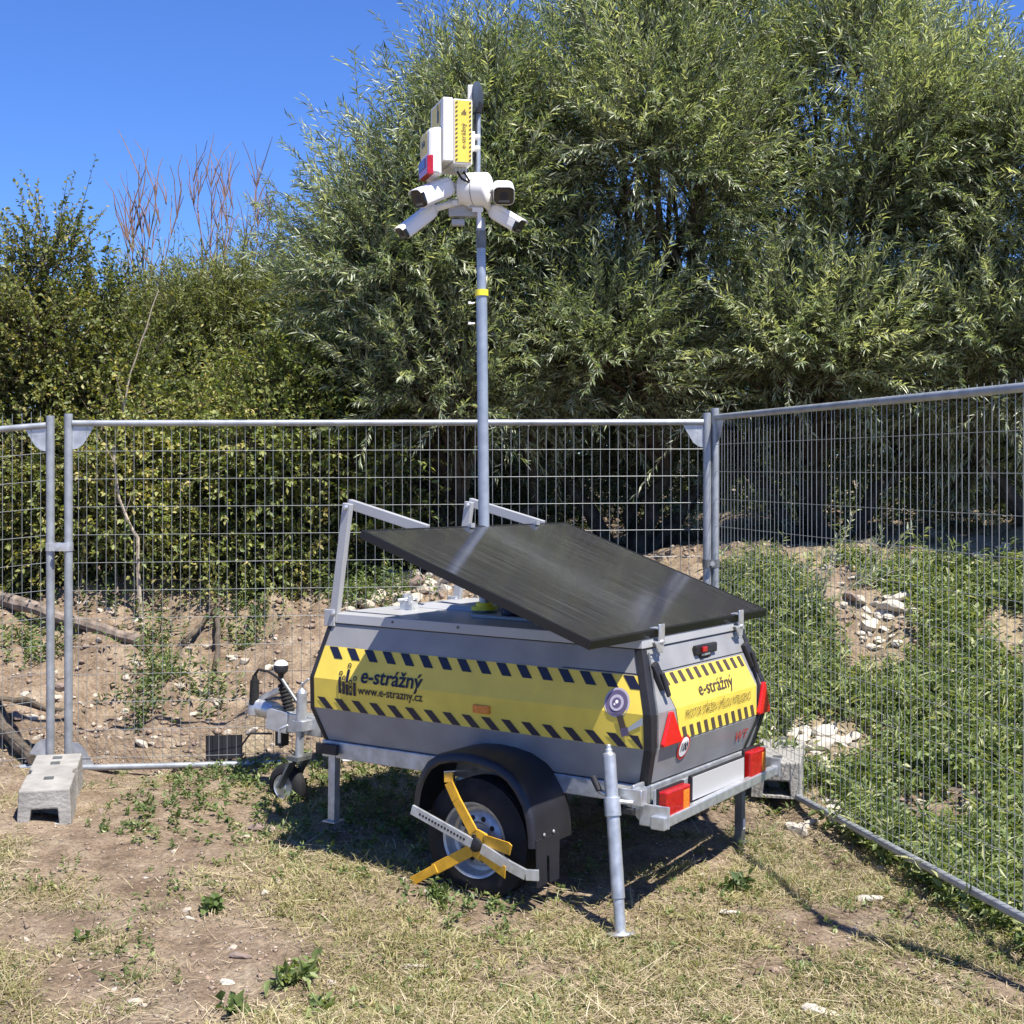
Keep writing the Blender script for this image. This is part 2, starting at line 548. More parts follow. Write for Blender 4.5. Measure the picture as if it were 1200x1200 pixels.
def ribbon_arrays(p0, p1, p2, r):
    """thin three-sided twigs through three points"""
    n = len(p0)
    d = unit(p2 - p0)
    s = unit(np.cross(d, rng.normal(size=(n, 3))))
    t = np.cross(d, s)
    rr = np.broadcast_to(np.asarray(r, float), (n,))[:, None]
    rings = []
    for p, q in ((p0, 1.0), (p1, 0.7), (p2, 0.25)):
        for a in (0, 2.094, 4.189):
            rings.append(p + (s * math.cos(a) + t * math.sin(a)) * rr * q)
    v = np.stack(rings, 1).reshape(-1, 3)
    loc = []
    for i in range(2):
        for k in range(3):
            k2 = (k + 1) % 3
            loc.append((i * 3 + k, i * 3 + k2, i * 3 + 3 + k2, i * 3 + 3 + k))
    f = (np.arange(n)[:, None, None] * 9 + np.array(loc)[None]).reshape(-1, 4)
    return v, f

def shoots(o, d, L, n, droop, spread, grav=0.12):
    """n leaf bases and directions along arching shoots"""
    N = len(o)
    t = (np.arange(n) + 0.6) / n
    L = np.broadcast_to(np.asarray(L, float), (N,))
    g = np.array([0, 0, -1.0])
    pos = o[:, None] + d[:, None] * (L[:, None] * t)[..., None] + g * (droop * L[:, None] * t ** 2)[..., None]
    tan = unit(d[:, None] + g * (2 * droop * t)[None, :, None])
    perp = rng.normal(size=(N, n, 3))
    perp = unit(perp - tan * (perp * tan).sum(-1, keepdims=True))
    ld = unit(tan * 0.8 + perp * spread + g * grav)
    mid = o + d * (L * 0.5)[:, None] + g * (droop * L * 0.25)[:, None]
    end = o + d * L[:, None] + g * (droop * L)[:, None]
    return pos.reshape(-1, 3), ld.reshape(-1, 3), mid, end

def lobes_on(c, r, n, front=0.55, shell=(0.7, 1.0), zmin=-0.75):
    """centres of leaf clumps spread over an ellipsoid, mostly on the side towards the clearing"""
    out = []
    c, r = np.array(c), np.array(r)
    while len(out) < n:
        d = unit(rng.normal(size=3))
        if d[1] > front * rng.random() + 0.05 and rng.random() < 0.75:
            continue
        if d[2] < zmin:
            continue
        q = d * rng.uniform(*shell)
        p = c + q * r
        out.append((p, d))
    return out

def crown_from(lobes, rad, nsh, nlf, L, leaf, droop, spread, upb, tintbase=0.5, tvar=0.16):
    """leaves and twigs of a crown; lobes = [(point, outward)]"""
    LV, LF, LT, TV, TF = [], [], [], [], []
    lo = to = 0
    for (p, d) in lobes:
        k = int(nsh * rng.uniform(0.7, 1.3))
        rr = rad * rng.choice([0.6, 0.85, 1.0, 1.35])
        q = unit(rng.normal(size=(k, 3)))
        o = p + q * rr * (rng.random((k, 1)) ** 0.5) * np.array([1, 1, 0.8])
        dr = unit(q * 0.6 + d * 0.55 + np.array([0, 0, upb]) + rng.normal(size=(k, 3)) * 0.35)
        Ls = L * rng.uniform(0.5, 1.3, k) * np.where(rng.random(k) < .07, 1.7, 1.0)
        b, ld, mid, end = shoots(o, dr, Ls, nlf, droop * rng.uniform(0.6, 1.4), spread)
        lt = tintbase + rng.normal() * tvar * 0.8
        tint = np.clip(lt + np.repeat(rng.normal(size=k) * tvar * 0.5, nlf) + rng.normal(size=k * nlf) * tvar, 0, 1)
        sz = rng.uniform(0.65, 1.2, k * nlf)
        v, f, t = leaf_arrays(b, ld, leaf[0] * sz, leaf[1] * sz, tint)
        LV.append(v); LF.append(f + lo); LT.append(t); lo += len(v)
        v, f = ribbon_arrays(o - dr * 0.1, mid, end, 0.0035)
        TV.append(v); TF.append(f + to); to += len(v)
    return (np.concatenate(LV), np.concatenate(LF), np.concatenate(LT)), (np.concatenate(TV), np.concatenate(TF))

def limb_path(a, b, n=5, wob=0.12):
    a, b = Vector(a), Vector(b)
    L = (b - a).length
    pts = []
    for i in range(n + 1):
        t = i / n
        p = a.lerp(b, t)
        p.z += L * 0.10 * math.sin(math.pi * t)
        if 0 < i < n:
            p += Vector((random.uniform(-1, 1), random.uniform(-1, 1), random.uniform(-.5, .5))) * L * wob * 0.5
        pts.append(p)
    return pts

def tree(name, label, cat, base, lobes, rad, nsh, nlf, L, leaf, droop, spread, upb, lm, bm_, group=None, stems=3, r0=0.09, tint=0.5, tvar=0.16, fork=0.35, limbs=0.6):
    base = Vector(base)
    t = empty(name, base)
    tag(t, label, cat, group)
    (v, f, ti), (tv, tf) = crown_from(lobes, rad, nsh, nlf, L, leaf, droop, spread, upb, tint, tvar)
    off = np.array(base)
    np_mesh('crown', v - off, f, lm, t, attrs={'tint': ('FACE', ti)})
    np_mesh('twigs', tv - off, tf, bm_, t, smooth=True)
    mb = MB()
    cen = Vector(np.mean([p for p, _ in lobes], 0))
    forks = []
    for s in range(stems):
        a = 2 * math.pi * s / max(stems, 1) + random.uniform(-.4, .4)
        b0 = Vector((math.cos(a) * r0 * 1.3, math.sin(a) * r0 * 1.3, -0.15)) if stems > 1 else Vector((0, 0, -0.15))
        spreadr = (cen - base).length * 0.3
        e = (cen - base) * fork + Vector((math.cos(a), math.sin(a) * 0.6, 0)) * (spreadr if stems > 1 else 0.05)
        pts = limb_path(b0, e, 5, 0.08)
        mb.tube(pts, [r0 * (1 - 0.09 * i) for i in range(6)], 7)
        forks.append(e)
    for (p, d) in lobes:
        if random.random() > limbs:
            continue
        q = Vector(p) - base
        e = min(forks, key=lambda fk: (fk - q).length)
        pts = limb_path(e, q, 4, 0.14)
        mb.tube(pts, [r0 * 0.42, r0 * 0.34, r0 * 0.25, r0 * 0.17, r0 * 0.09], 5)
    mb.build('trunk', bm_, t, fix=False)
    return t

# ------------------------------------------------------------------ willows
def ell(px, py, rx, rz, Y, ry=1.3):
    k = Y / F_PX
    return tuple(at(px, py, Y)), (rx * k, ry, rz * k)

WLEAF = (0.080, 0.0118)
def willow(label, ells, base_px, Y, tint, low, stems=4):
    lobes = []
    for (c, r), n in ells:
        lobes += lobes_on(c, (max(.35, r[0] - .45), r[1], max(.4, r[2] - .5)), n)
    # low hanging foliage down to the ground
    for px0, px1, n in low:
        for _ in range(n):
            y_ = rng.uniform(12.2, 14.2)
            x_ = at(rng.uniform(px0, px1), 0, y_).x
            lobes.append((np.array([x_, y_, th(x_, y_) + rng.uniform(.15, 2.0)]), np.array([0, -.3, -.2])))
    bx, by = at(base_px, 600, Y).x, Y
    return tree('willow_tree', label, 'tree', (bx, by, th(bx, by)), lobes, 0.42, 38, 36, 0.60, WLEAF, 0.07, 0.60, 0.62,
                M['willow'], M['bark'], 'willows behind the fence', stems, 0.085, tint, 0.22, 0.3, 0.7)

willow('leftmost willow of the row, its crown rising behind the camera mast', [(ell(472, 310, 72, 150, 10.9, 1.0), 22), (ell(572, 250, 112, 215, 11.2, 1.2), 44), (ell(520, 440, 110, 100, 10.9, 1.0), 20)], 540, 11.9, 0.52, [(380, 640, 34)])
willow('tall central willow directly right of the camera mast', [(ell(760, 190, 175, 275, 11.4, 1.4), 52), (ell(700, 410, 130, 110, 11.0, 1.0), 24)], 740, 12.3, 0.55, [(620, 860, 36)])
willow('broad willow standing right behind the fence corner', [(ell(985, 185, 175, 245, 11.3, 1.4), 50), (ell(930, 410, 150, 90, 10.9, 1.0), 26)], 960, 12.4, 0.58, [(840, 1090, 36)])
willow('rightmost willow, running out of the right edge of the picture', [(ell(1175, 275, 150, 235, 10.8, 1.3), 44), (ell(1150, 430, 120, 70, 10.5, .9), 18), (ell(1370, 260, 140, 235, 11.2, 1.3), 28)], 1230, 12.0, 0.62, [(1070, 1330, 36)])

# ------------------------------------------------------------------ shrubs on the left
def shrub(name, label, cat, lobes, base, lm, leaf, nsh=42, nlf=14, rad=0.36, L=0.42, tint=0.5, group=None, upb=0.35, r0=0.035, stems=4, bark='bark', spread=0.9, droop=0.12):
    return tree(name, label, cat, base, lobes, rad, nsh, nlf, L, leaf, droop, spread, upb, lm, M[bark], group, stems, r0, tint, 0.18, 0.3, 0.5)

def pad(e, px=.40, pz=.64):
    c, r = e
    return c, (max(.25, r[0] - px), r[1], max(.25, r[2] - pz))

def base_at(px, Y):
    x = (px - 600) / F_PX * Y
    return (x, Y, th(x, Y))

G_SH = 'shrubs behind the fence'
def lobes_fill(top, bottom, Y0, Y1, n, lift=62):
    """leaf clumps filling a shrub below its uneven top line"""
    tx, ty = [p[0] for p in top], [p[1] for p in top]
    out = []
    for _ in range(n):
        px = rng.uniform(tx[0], tx[-1])
        t = np.interp(px, tx, ty)
        y0 = t + lift * rng.uniform(.75, 1.15)
        py = y0 + (bottom - y0) * rng.random() ** 1.25
        d = unit(np.array([rng.normal() * .4, -.5 - .4 * rng.random(), .55 - .9 * (py - y0) / (bottom - y0)]))
        out.append((np.array(at(px, py, rng.uniform(Y0, Y1))), d))
    return out
lob = lobes_fill([(-170, 235), (-60, 260), (0, 255), (30, 232), (62, 258), (98, 285)], 650, 10.1, 11.1, 104, 125)
lob += [(np.array(at(px, py, 10.5)), np.array([0, 0, 1.])) for px, py in ((22, 318), (50, 306), (56, 292))]
shrub('hawthorn_shrub', 'tall olive green small leaved shrub at the left edge of the picture', 'shrub', lob, base_at(30, 10.9), M['hawthorn'], (0.040, 0.025), 44, 16, .30, .38, .62, G_SH)
lob = lobes_fill([(98, 275), (112, 255), (135, 292), (168, 345)], 600, 10.5, 11.1, 30, 90)
shrub('dark_shrub', 'narrow dark green shrub between the olive shrub and the pale willow scrub', 'shrub', lob, base_at(140, 11.0), M['hawthorn'], (0.042, 0.025), 36, 14, .26, .42, .42, G_SH)
lob = lobes_fill([(130, 335), (165, 322), (200, 312), (240, 302), (290, 285), (345, 292)], 560, 12.4, 13.6, 98, 66)
shrub('pale_willow_shrub', 'rounded pale green fine leaved scrub right of the dark shrub', 'shrub', lob, base_at(270, 13.4), M['paleleaf'], (0.062, 0.012), 60, 22, .40, .48, .5, G_SH, .5, spread=.6)
lob = lobes_fill([(322, 275), (350, 222), (400, 235)], 470, 14.8, 16, 30, 60)
shrub('far_willow_shrub', 'thin blue green bush farther back against the left willow', 'shrub', lob, base_at(365, 15.6), M['paleleaf'], (0.072, 0.014), 24, 18, .40, .55, .45, G_SH, .5, spread=.6)
lob = lobes_fill([(250, 430), (330, 400), (390, 420), (445, 480)], 690, 10.3, 11.3, 66, 40)
shrub('leafy_shrub', 'bright green leafy shrub left of the raised grey support arm', 'shrub', lob, base_at(335, 11.0), M['under'], (0.052, 0.022), 42, 15, .34, .42, .55, G_SH, .2)
lob = lobes_fill([(-70, 470), (40, 500), (120, 455), (200, 470), (270, 450), (345, 480)], 690, 9.9, 10.7, 92, 40)
shrub('low_undergrowth_shrub', 'low yellowish green shrub hanging over the earth bank behind the left fence', 'shrub', lob, base_at(200, 10.6), M['under'], (0.040, 0.025), 40, 13, .3, .36, .66, G_SH, .1)

# far-off wood closing the gaps low down
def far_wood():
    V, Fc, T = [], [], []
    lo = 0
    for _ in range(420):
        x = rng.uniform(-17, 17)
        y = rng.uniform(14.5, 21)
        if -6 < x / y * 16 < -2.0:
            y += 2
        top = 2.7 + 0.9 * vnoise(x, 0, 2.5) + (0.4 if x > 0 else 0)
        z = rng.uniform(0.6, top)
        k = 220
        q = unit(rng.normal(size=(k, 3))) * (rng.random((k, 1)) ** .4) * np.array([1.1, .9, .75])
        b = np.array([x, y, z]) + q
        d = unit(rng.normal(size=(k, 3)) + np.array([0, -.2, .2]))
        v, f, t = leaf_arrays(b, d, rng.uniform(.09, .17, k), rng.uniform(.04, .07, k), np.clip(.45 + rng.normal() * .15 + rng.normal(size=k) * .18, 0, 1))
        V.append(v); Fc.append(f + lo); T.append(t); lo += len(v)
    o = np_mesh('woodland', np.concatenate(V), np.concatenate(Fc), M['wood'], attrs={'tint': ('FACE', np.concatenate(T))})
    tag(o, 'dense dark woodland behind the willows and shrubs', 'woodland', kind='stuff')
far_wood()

# bare dead trees
def bare_tree(label, px0, px1, top, bottom, Y, n, m, r0=0.022):
    r0 *= .75
    b = Vector(base_at((px0 + px1) / 2, Y))
    t = empty('bare_tree', b)
    tag(t, label, 'tree', 'bare trees against the sky')
    mb, tw = MB(), MB()
    zb = at(0, bottom, Y).z
    foot = Vector((0, 0, -0.1))
    knee = Vector((random.uniform(-.1, .1), 0, (zb - b.z) * 0.75))
    mb.tube(limb_path(foot, knee, 5, .05), [r0 * 1.9] * 3 + [r0 * 1.6] * 3, 7)
    for i in range(n):
        f = (i + .5) / n
        x = at(px0 + (px1 - px0) * f, 0, Y).x - b.x + random.uniform(-.06, .06)
        z = at(0, top + random.uniform(0, 70) * (0.4 + abs(f - .5)), Y).z - b.z
        e = Vector((x, random.uniform(-.3, .3), z))
        s = knee + Vector((x * .35, 0, random.uniform(0, .3)))
        path = limb_path(s, e, 6, .05)
        mb.tube([knee] + path, [r0 * .9] + [r0 * (.75 - .105 * k) for k in range(7)], 5)
        for k in range(9):
            q = path[random.randint(1, 5)]
            d = Vector((random.uniform(-.5, .5), random.uniform(-.3, .3), 1)).normalized() * random.uniform(.25, .6)
            tw.tube(limb_path(q, q + d, 3, .08), [.007, .006, .0045, .003], 4)
    mb.build('trunk', m, t, fix=False)
    tw.build('twigs', m, t, fix=False)
bare_tree('slim bare tree with thin upright branches left of the tallest bare tree', 148, 208, 192, 330, 13.0, 6, M['redbark'], .012)
bare_tree('tall bare reddish tree standing highest against the sky', 222, 278, 178, 320, 16.0, 7, M['redbark'], .018)
bare_tree('bare spindly tree between the reddish tree and the left willow', 284, 322, 205, 330, 15.5, 4, M['redbark'], .014)

# pale dead stems standing in the thicket
def dead_stem(label, pts, Y, r):
    P = [at(x, y, Y) for x, y in pts]
    g = P[-1]
    P[-1].z = th(g.x, g.y) - 0.05
    mb = MB()
    fine = []
    for a, b in zip(P[:-1], P[1:]):
        for k in range(3):
            fine.append(a.lerp(b, k / 3) + Vector((random.uniform(-.01, .01), 0, random.uniform(-.01, .01))))
    fine.append(P[-1])
    n = len(fine)
    mb.tube(fine, [r * (.35 + .65 * i / (n - 1)) for i in range(n)], 6)
    for k in range(2):
        q = fine[random.randint(1, n // 2)]
        mb.tube([q, q + Vector((random.choice((-1, 1)) * random.uniform(.05, .14), -.03, random.uniform(.12, .25)))], [r * .35, r * .12], 4)
    o = mb.build('dead_branch', M['palebark'], fix=False)
    tag(o, label, 'dead branch', 'dead stems in the thicket')
dead_stem('pale dead stem bending down to the bank behind the left fence posts', [(132, 520), (141, 585), (160, 630), (166, 700)], 9.6, .017)
dead_stem('thin pale dead stem rising high above the left part of the fence', [(185, 340), (165, 400), (148, 455), (137, 520), (135, 600), (138, 690)], 9.9, .010)
dead_stem('slanting dead twig stem above the top rail of the fence', [(205, 470), (165, 488), (120, 500), (100, 560), (95, 690)], 10.0, .009)

# ------------------------------------------------------------------ fence
def fence_panel(label, a, b, zt, zb, group, drop=(0, 0), n_v=69, bottom_taped=False):
    """a, b: ground points of the two posts; zt, zb: (start, end) heights of the rails"""
    A, B = Vector((a[0], a[1], 0)), Vector((b[0], b[1], 0))
    t = empty('mesh_fence', (A + B) / 2)
    tag(t, label, 'fence', group)
    o = t.location
    up = Vector((0, 0, 1))
    d = (B - A).normalized()
    for P, k in ((A, 0), (B, 1)):
        MB().tube([P - o + up * (zb[k] - .075), P - o + up * (zt[k] + .052)], .0225, 14).build('post', M['tube'], t)
    a2, b2 = A + d * .022, B - d * .022
    MB().tube([a2 - o + up * zt[0], b2 - o + up * zt[1]], .0175, 12).build('top_rail', M['tube'], t)
    MB().tube([a2 - o + up * zb[0], b2 - o + up * zb[1]], .0175, 12).build('bottom_rail', M['tube'], t)
    for P, s, k in ((A, 1, 0), (B, -1, 1)):
        for z, q in ((zt[k] - .017, -1), (zb[k] + .017, 1)):
            p0 = P - o + d * s * .02 + up * z
            n = Vector((-d.y, d.x, 0)) * .003
            arc = [p0, p0 + d * s * .115] + [p0 + d * s * .115 * math.cos(x) * .8 + up * q * .125 * math.sin(x) for x in (.5, .9, 1.25)] + [p0 + up * q * .125]
            MB().prism([x - n / 2 for x in arc], n).build('corner_plate', M['galv'], t)
    L = (B - A).length
    me_v = me_h = None
    nd = Vector((-d.y, d.x, 0))
    for i in range(n_v):
        f = (i + 1) / (n_v + 1)
        z0, z1 = zb[0] + (zb[1] - zb[0]) * f, zt[0] + (zt[1] - zt[0]) * f
        p = A.lerp(B, f) - o
        if me_v is None:
            w = MB().tube([(0, 0, .0), (0, 0, z1 - z0)], .0015, 5, False).build('vertical_wire', M['wire'], t, fix=False)
            me_v = w.data
        else:
            w = bpy.data.objects.new('vertical_wire', me_v)
            col.objects.link(w)
            w.parent = t
        w.location = p + up * z0 + nd * random.uniform(-.0015, .0015) + d * random.gauss(0, .0012)
        w.rotation_euler = (random.gauss(0, .0012), random.gauss(0, .0012), 0)
    nh = 12
    for i in range(nh):
        f = (i + 1) / (nh + .35)
        p = A + d * .02 - o + up * (zt[0] + (zb[0] - zt[0]) * f)
        q = B - d * .02 - o + up * (zt[1] + (zb[1] - zt[1]) * f)
        MB().tube([p - nd * .0038, q - nd * .0038], .0014, 5, False).build('horizontal_wire', M['wire'], t, fix=False)
    return t

G_F = 'mobile mesh fence panels'
fence_panel('middle mesh fence panel standing behind the trailer from the left posts to the corner', FA, FB, (1.916, 1.928), (.05, .078), G_F)
fence_panel('right hand mesh fence panel running from the corner towards the viewer', FB + np.array([.047, .012]), FC, (1.955, 1.985), (.078, .145), G_F)
LA = FA + np.array([-.098, .0])
fence_panel('left mesh fence panel cut off by the left edge of the picture', LA + np.array([-3.45, -.5]), LA, (1.60, 1.905), (-.32, .07), G_F, n_v=69)

def coupler(label, p, q, z, m):
    a, b = Vector((p[0], p[1], z)), Vector((q[0], q[1], z))
    mid = (a + b) / 2
    t = empty('fence_coupler', mid)
    tag(t, label, 'fence clamp')
    mb = MB()
    for c in (a, b):
        mb.lathe(c - mid - Vector((0, 0, .022)), (0, 0, 1), [(0, .026), (.044, .026)], 14)
    mb.box((0, -.028, 0), ((b - a).length, .006, .044))
    mb.box((0, .028, 0), ((b - a).length, .006, .044))
    mb.build('clamp_plate', m, t)
    MB().tube([(0, -.055, 0), (0, .05, 0)], .007, 8).lathe((0, -.045, 0), (0, -1, 0), [(0, .014), (.014, .014)], 6).build('bolt', M['steel'], t)
coupler('bright silver clamp joining the two left fence posts', LA, FA, at(0, 641, 7.6).z, M['steel'])
coupler('dark clamp joining the two fence posts at the corner', FB, FB + np.array([.047, .012]), at(0, 660, 7.87).z, M['darksteel'])

# concrete fence feet
def fence_foot(label, c, yaw, z, m=M['concrete'], w=.245, l=.72, h=.175):
    t = empty('concrete_block', (c[0], c[1], z), (0, 0, yaw))
    tag(t, label, 'concrete block', 'concrete feet of the mesh fence')
    # block with a square hollow in its end, tapered sides and a notch along each long side
    mb = MB()
    hw, hl = w / 2, l / 2
    tw = hw * .93
    wall, hb = .055, .092
    # outer shell built as end ring + sides
    y0, y1 = -hl, hl
    o = [(-hw, 0), (hw, 0), (tw, h), (-tw, h)]
    i_ = [(-hw + wall, 0.012), (hw - wall, 0.012), (tw - wall, h - hb), (-tw + wall, h - hb)]
    vs = [(x, y0, zz) for x, zz in o] + [(x, y0, zz) for x, zz in i_] + [(x * .96, y0 + .16, zz * .97 + .002) for x, zz in i_]
    fs = [(0, 1, 5, 4), (1, 2, 6, 5), (2, 3, 7, 6), (3, 0, 4, 7), (4, 5, 9, 8), (5, 6, 10, 9), (6, 7, 11, 10), (7, 4, 8, 11), (8, 9, 10, 11)]
    vs += [(x, y0 + .33, zz) for x, zz in o] + [(x * .86, y0 + .36, zz) for x, zz in o] + [(x * .86, y0 + .44, zz) for x, zz in o] + [(x, y0 + .47, zz) for x, zz in o] + [(x, y1, zz) for x, zz in o]
    rings = [[0, 1, 2, 3]] + [[12 + 4 * k + j for j in range(4)] for k in range(5)]
    for r1, r2 in zip(rings[:-1], rings[1:]):
        for j in range(4):
            fs.append((r1[j], r1[(j + 1) % 4], r2[(j + 1) % 4], r2[j]))
    fs.append(tuple(rings[-1]))
    mb.add(vs, fs)
    mb.build('block', m, t, bevel=.008)
    for yy in (.17, .30, -.17):
        MB().box((0, yy, h + .002), (.045, .045, .008)).build('socket', M['darksteel'], t)
    return t
fence_foot('pale concrete fence foot with a square hollow under the two left posts', (-2.27, 6.95), R(13), th(-2.3, 7.1) - .03, l=.80)
fence_foot('grey concrete fence foot behind the mesh beside the trailer tail light', (1.34, 7.05), R(-14), th(1.34, 7.0) - .03, l=.55)
fence_foot('concrete fence foot just outside the right edge at the near fence end', (FC[0] + .30, FC[1] + .05), R(-75), th(FC[0], FC[1]) - .02, l=.72)

# thin flat black rectangle behind the bottom of the mesh
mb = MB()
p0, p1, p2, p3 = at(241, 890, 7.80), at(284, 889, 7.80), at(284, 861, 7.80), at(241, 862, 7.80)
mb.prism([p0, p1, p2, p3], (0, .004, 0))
tag(mb.build('black_patch', M['black']), 'small flat black patch behind the bottom of the mesh left of the tow hitch', 'sheet')

# ------------------------------------------------------------------ trailer
TR = empty('security_trailer', (0.5206, 5.3614, 0), (-0.0208, 0, -0.58))
tag(TR, 'grey box trailer with yellow hazard band, camera mast and black solar panel', 'trailer')
T_MAT = Matrix.Translation(TR.location) @ Euler(TR.rotation_euler).to_matrix().to_4x4()
T_INV = T_MAT.inverted()

def L(u, v, w):
    return Vector((-u, v, w))
def wl(p):                                   # world point to trailer space
    return T_INV @ Vector(p)
def part(mb, name, m, parent=TR, bevel=0.0, label=None):
    o = mb.build(name, m, parent, bevel)
    if label:
        o['label'] = label
    return o

LEN, WID = 1.708, 1.09
PROF = [(.989, .067, .077, 1.660), (.751, 0.0, 0.0, 1.708), (.613, .007, 0.0, 1.708), (.474, .041, .038, 1.654)]   # w, side inset, rear u, front u
def interp(w, k):
    ws = [p[0] for p in PROF][::-1]
    vs = [p[k] for p in PROF][::-1]
    return float(np.interp(w, ws, vs))
def side_v(w): return interp(w, 1)
def rear_u(w): return interp(w, 2)
def front_u(w): return interp(w, 3)

rings = []
for w, a, ru, fu in reversed(PROF):
    rings.append([L(ru, a, w), L(ru, WID - a, w), L(fu, WID - a, w), L(fu, a, w)])
mb = MB()
vs = [p for r in rings for p in r]
fs = [(0, 1, 2, 3), (12, 15, 14, 13)]
for k in range(3):
    for j in range(4):
        fs.append((k * 4 + j, k * 4 + (j + 1) % 4, k * 4 + 4 + (j + 1) % 4, k * 4 + 4 + j))
mb.add(vs, fs)
part(mb, 'body', M['body'], bevel=.003)

# black edge trims at the four upright corners
for ru, s in (('r', 1), ('f', -1)):
    for far in (0, 1):
        mb = MB()
        for (w0, w1) in ((.989, .751), (.751, .613), (.613, .474)):
            q = []
            for w in (w1, w0):
                a = side_v(w)
                u = rear_u(w) if ru == 'r' else front_u(w)
                wid, dep = (.030, .016) if ru == 'r' else (.017, .014)
                sv = 1 if not far else -1
                v = a if not far else WID - a
                o_, i_ = .005, 0
                q += [L(u - s * .005, v - sv * o_, w), L(u + s * wid, v - sv * o_, w), L(u + s * wid, v + sv * .002, w), L(u - s * .005, v + sv * .034, w)]
            mb.hexa([q[0], q[1], q[2], q[3], q[4], q[5], q[6], q[7]])
        part(mb, 'corner_trim', M['black'], bevel=.002)
# grey aluminium angle beside the near rear trim
mb = MB()
for (w0, w1) in ((.975, .753), (.749, .62)):
    p = [L(rear_u(w) - .006, side_v(w) + .036, w) for w in (w1, w0)] + [L(rear_u(w) - .006, side_v(w) + .048, w) for w in (w0, w1)]
    mb.prism(p, L(-.003, 0, 0))
part(mb, 'corner_strip', M['darksteel'])

# lid
def frame_box(u0, u1, v0, v1, w0, w1, du=.0, dv=.0):
    return [L(u0, v0, w0), L(u1, v0, w0), L(u1, v1, w0), L(u0, v1, w0), L(u0 + du, v0 + dv, w1), L(u1 - du, v0 + dv, w1), L(u1 - du, v1 - dv, w1), L(u0 + du, v1 - dv, w1)]
part(MB().hexa(frame_box(.07, 1.664, .060, WID - .060, .993, 1.036, .004, .004)), 'lid', M['lid'], bevel=.003)
mb = MB()
mb.hexa(frame_box(.08, 1.655, .070, WID - .070, .986, .9925))
part(mb, 'lid_seal', M['black'])
lid_o = MB()
lid_o.hexa(frame_box(1.12, 1.50, .52, .96, 1.0365, 1.058, .02, .02))
lid_o.hexa(frame_box(.25, 1.05, .30, .32, 1.0365, 1.05))
part(lid_o, 'lid_tray', M['lid'], bevel=.003)
hw = MB()                                    # latch hardware on the lid
hw.box(L(1.485, .42, 1.055), (.07, .05, .04)).box(L(1.50, .43, 1.085), (.012, .05, .05)).box(L(1.46, .40, 1.082), (.012, .03, .04)).tube([L(1.52, .38, 1.08), L(1.45, .44, 1.09)], .008, 8)
part(hw, 'lid_latch', M['steel'], bevel=.002)
part(MB().lathe(L(.96, .50, 1.036), (0, 0, 1), [(0, .052), (.02, .055), (.035, .048), (.05, .03), (.056, .01)], 22), 'siren_dome', M['navy'])
rv = MB()
for u in (.95, 1.30):
    rv.lathe(L(u, .0585, 1.018), L(0, -1, 0), [(0, .006), (.003, .004)], 8)
part(rv, 'rivet', M['darksteel'])

# thin panel joint around rear and side at w=.898
mb = MB()
wj = .898
mb.prism([L(rear_u(wj) + .03, side_v(wj) - .0012, wj - .002), L(.42, side_v(wj) - .0012, wj - .002), L(.42, side_v(wj + .003) - .0012, wj + .0016), L(rear_u(wj) + .03, side_v(wj + .003) - .0012, wj + .0016)], L(0, -.0006, 0))
mb.prism([L(rear_u(wj) - .0012, .065, wj - .002), L(rear_u(wj) - .0012, WID - .065, wj - .002), L(rear_u(wj) - .0012, WID - .065, wj + .002), L(rear_u(wj) - .0012, .065, wj + .002)], L(-.0006, 0, 0))
part(mb, 'joint_line', M['black'])

# ---- printing helpers
def text_mesh(s, size, bold=0.0, align='CENTER', cw=1.0):
    cu = bpy.data.curves.new('text', 'FONT')
    cu.body = s
    cu.size = size
    cu.align_x = align
    cu.offset = bold
    cu.resolution_u = 3
    o = bpy.data.objects.new('text', cu)
    me = bpy.data.meshes.new_from_object(o)
    V = [(v.co.x * cw, v.co.y) for v in me.vertices]
    Fc = [tuple(p.vertices) for p in me.polygons]
    bpy.data.objects.remove(o)
    bpy.data.meshes.remove(me)
    bpy.data.curves.remove(cu)
    return V, Fc
def print_part(items, fn, name, m, parent, label=None):
    """items: [(verts2d, faces)], fn maps (x, y) to a point"""
    mb = MB()
    for V, Fc in items:
        mb.add([fn(x, y) for x, y in V], Fc)
    o = mb.build(name, m, parent, fix=False)
    if label:
        o['label'] = label
    return o
def disc(cx, cy, r, n=20, r2=None):
    if r2 is None:
        return [(cx + r * math.cos(2 * math.pi * k / n), cy + r * math.sin(2 * math.pi * k / n)) for k in range(n)], [tuple(range(n))]
    V = [(cx + q * math.cos(2 * math.pi * k / n), cy + q * math.sin(2 * math.pi * k / n)) for q in (r, r2) for k in range(n)]
    return V, [(k, (k + 1) % n, n + (k + 1) % n, n + k) for k in range(n)]
def quad(p): return list(p), [tuple(range(len(p)))]

def on_side(off):                            # x runs to the rear, y = height w
    return lambda x, y: L(x, side_v(y) - off, y)
def on_rear(off):                            # x = v, y = w
    return lambda x, y: L(rear_u(y) - off, x, y)

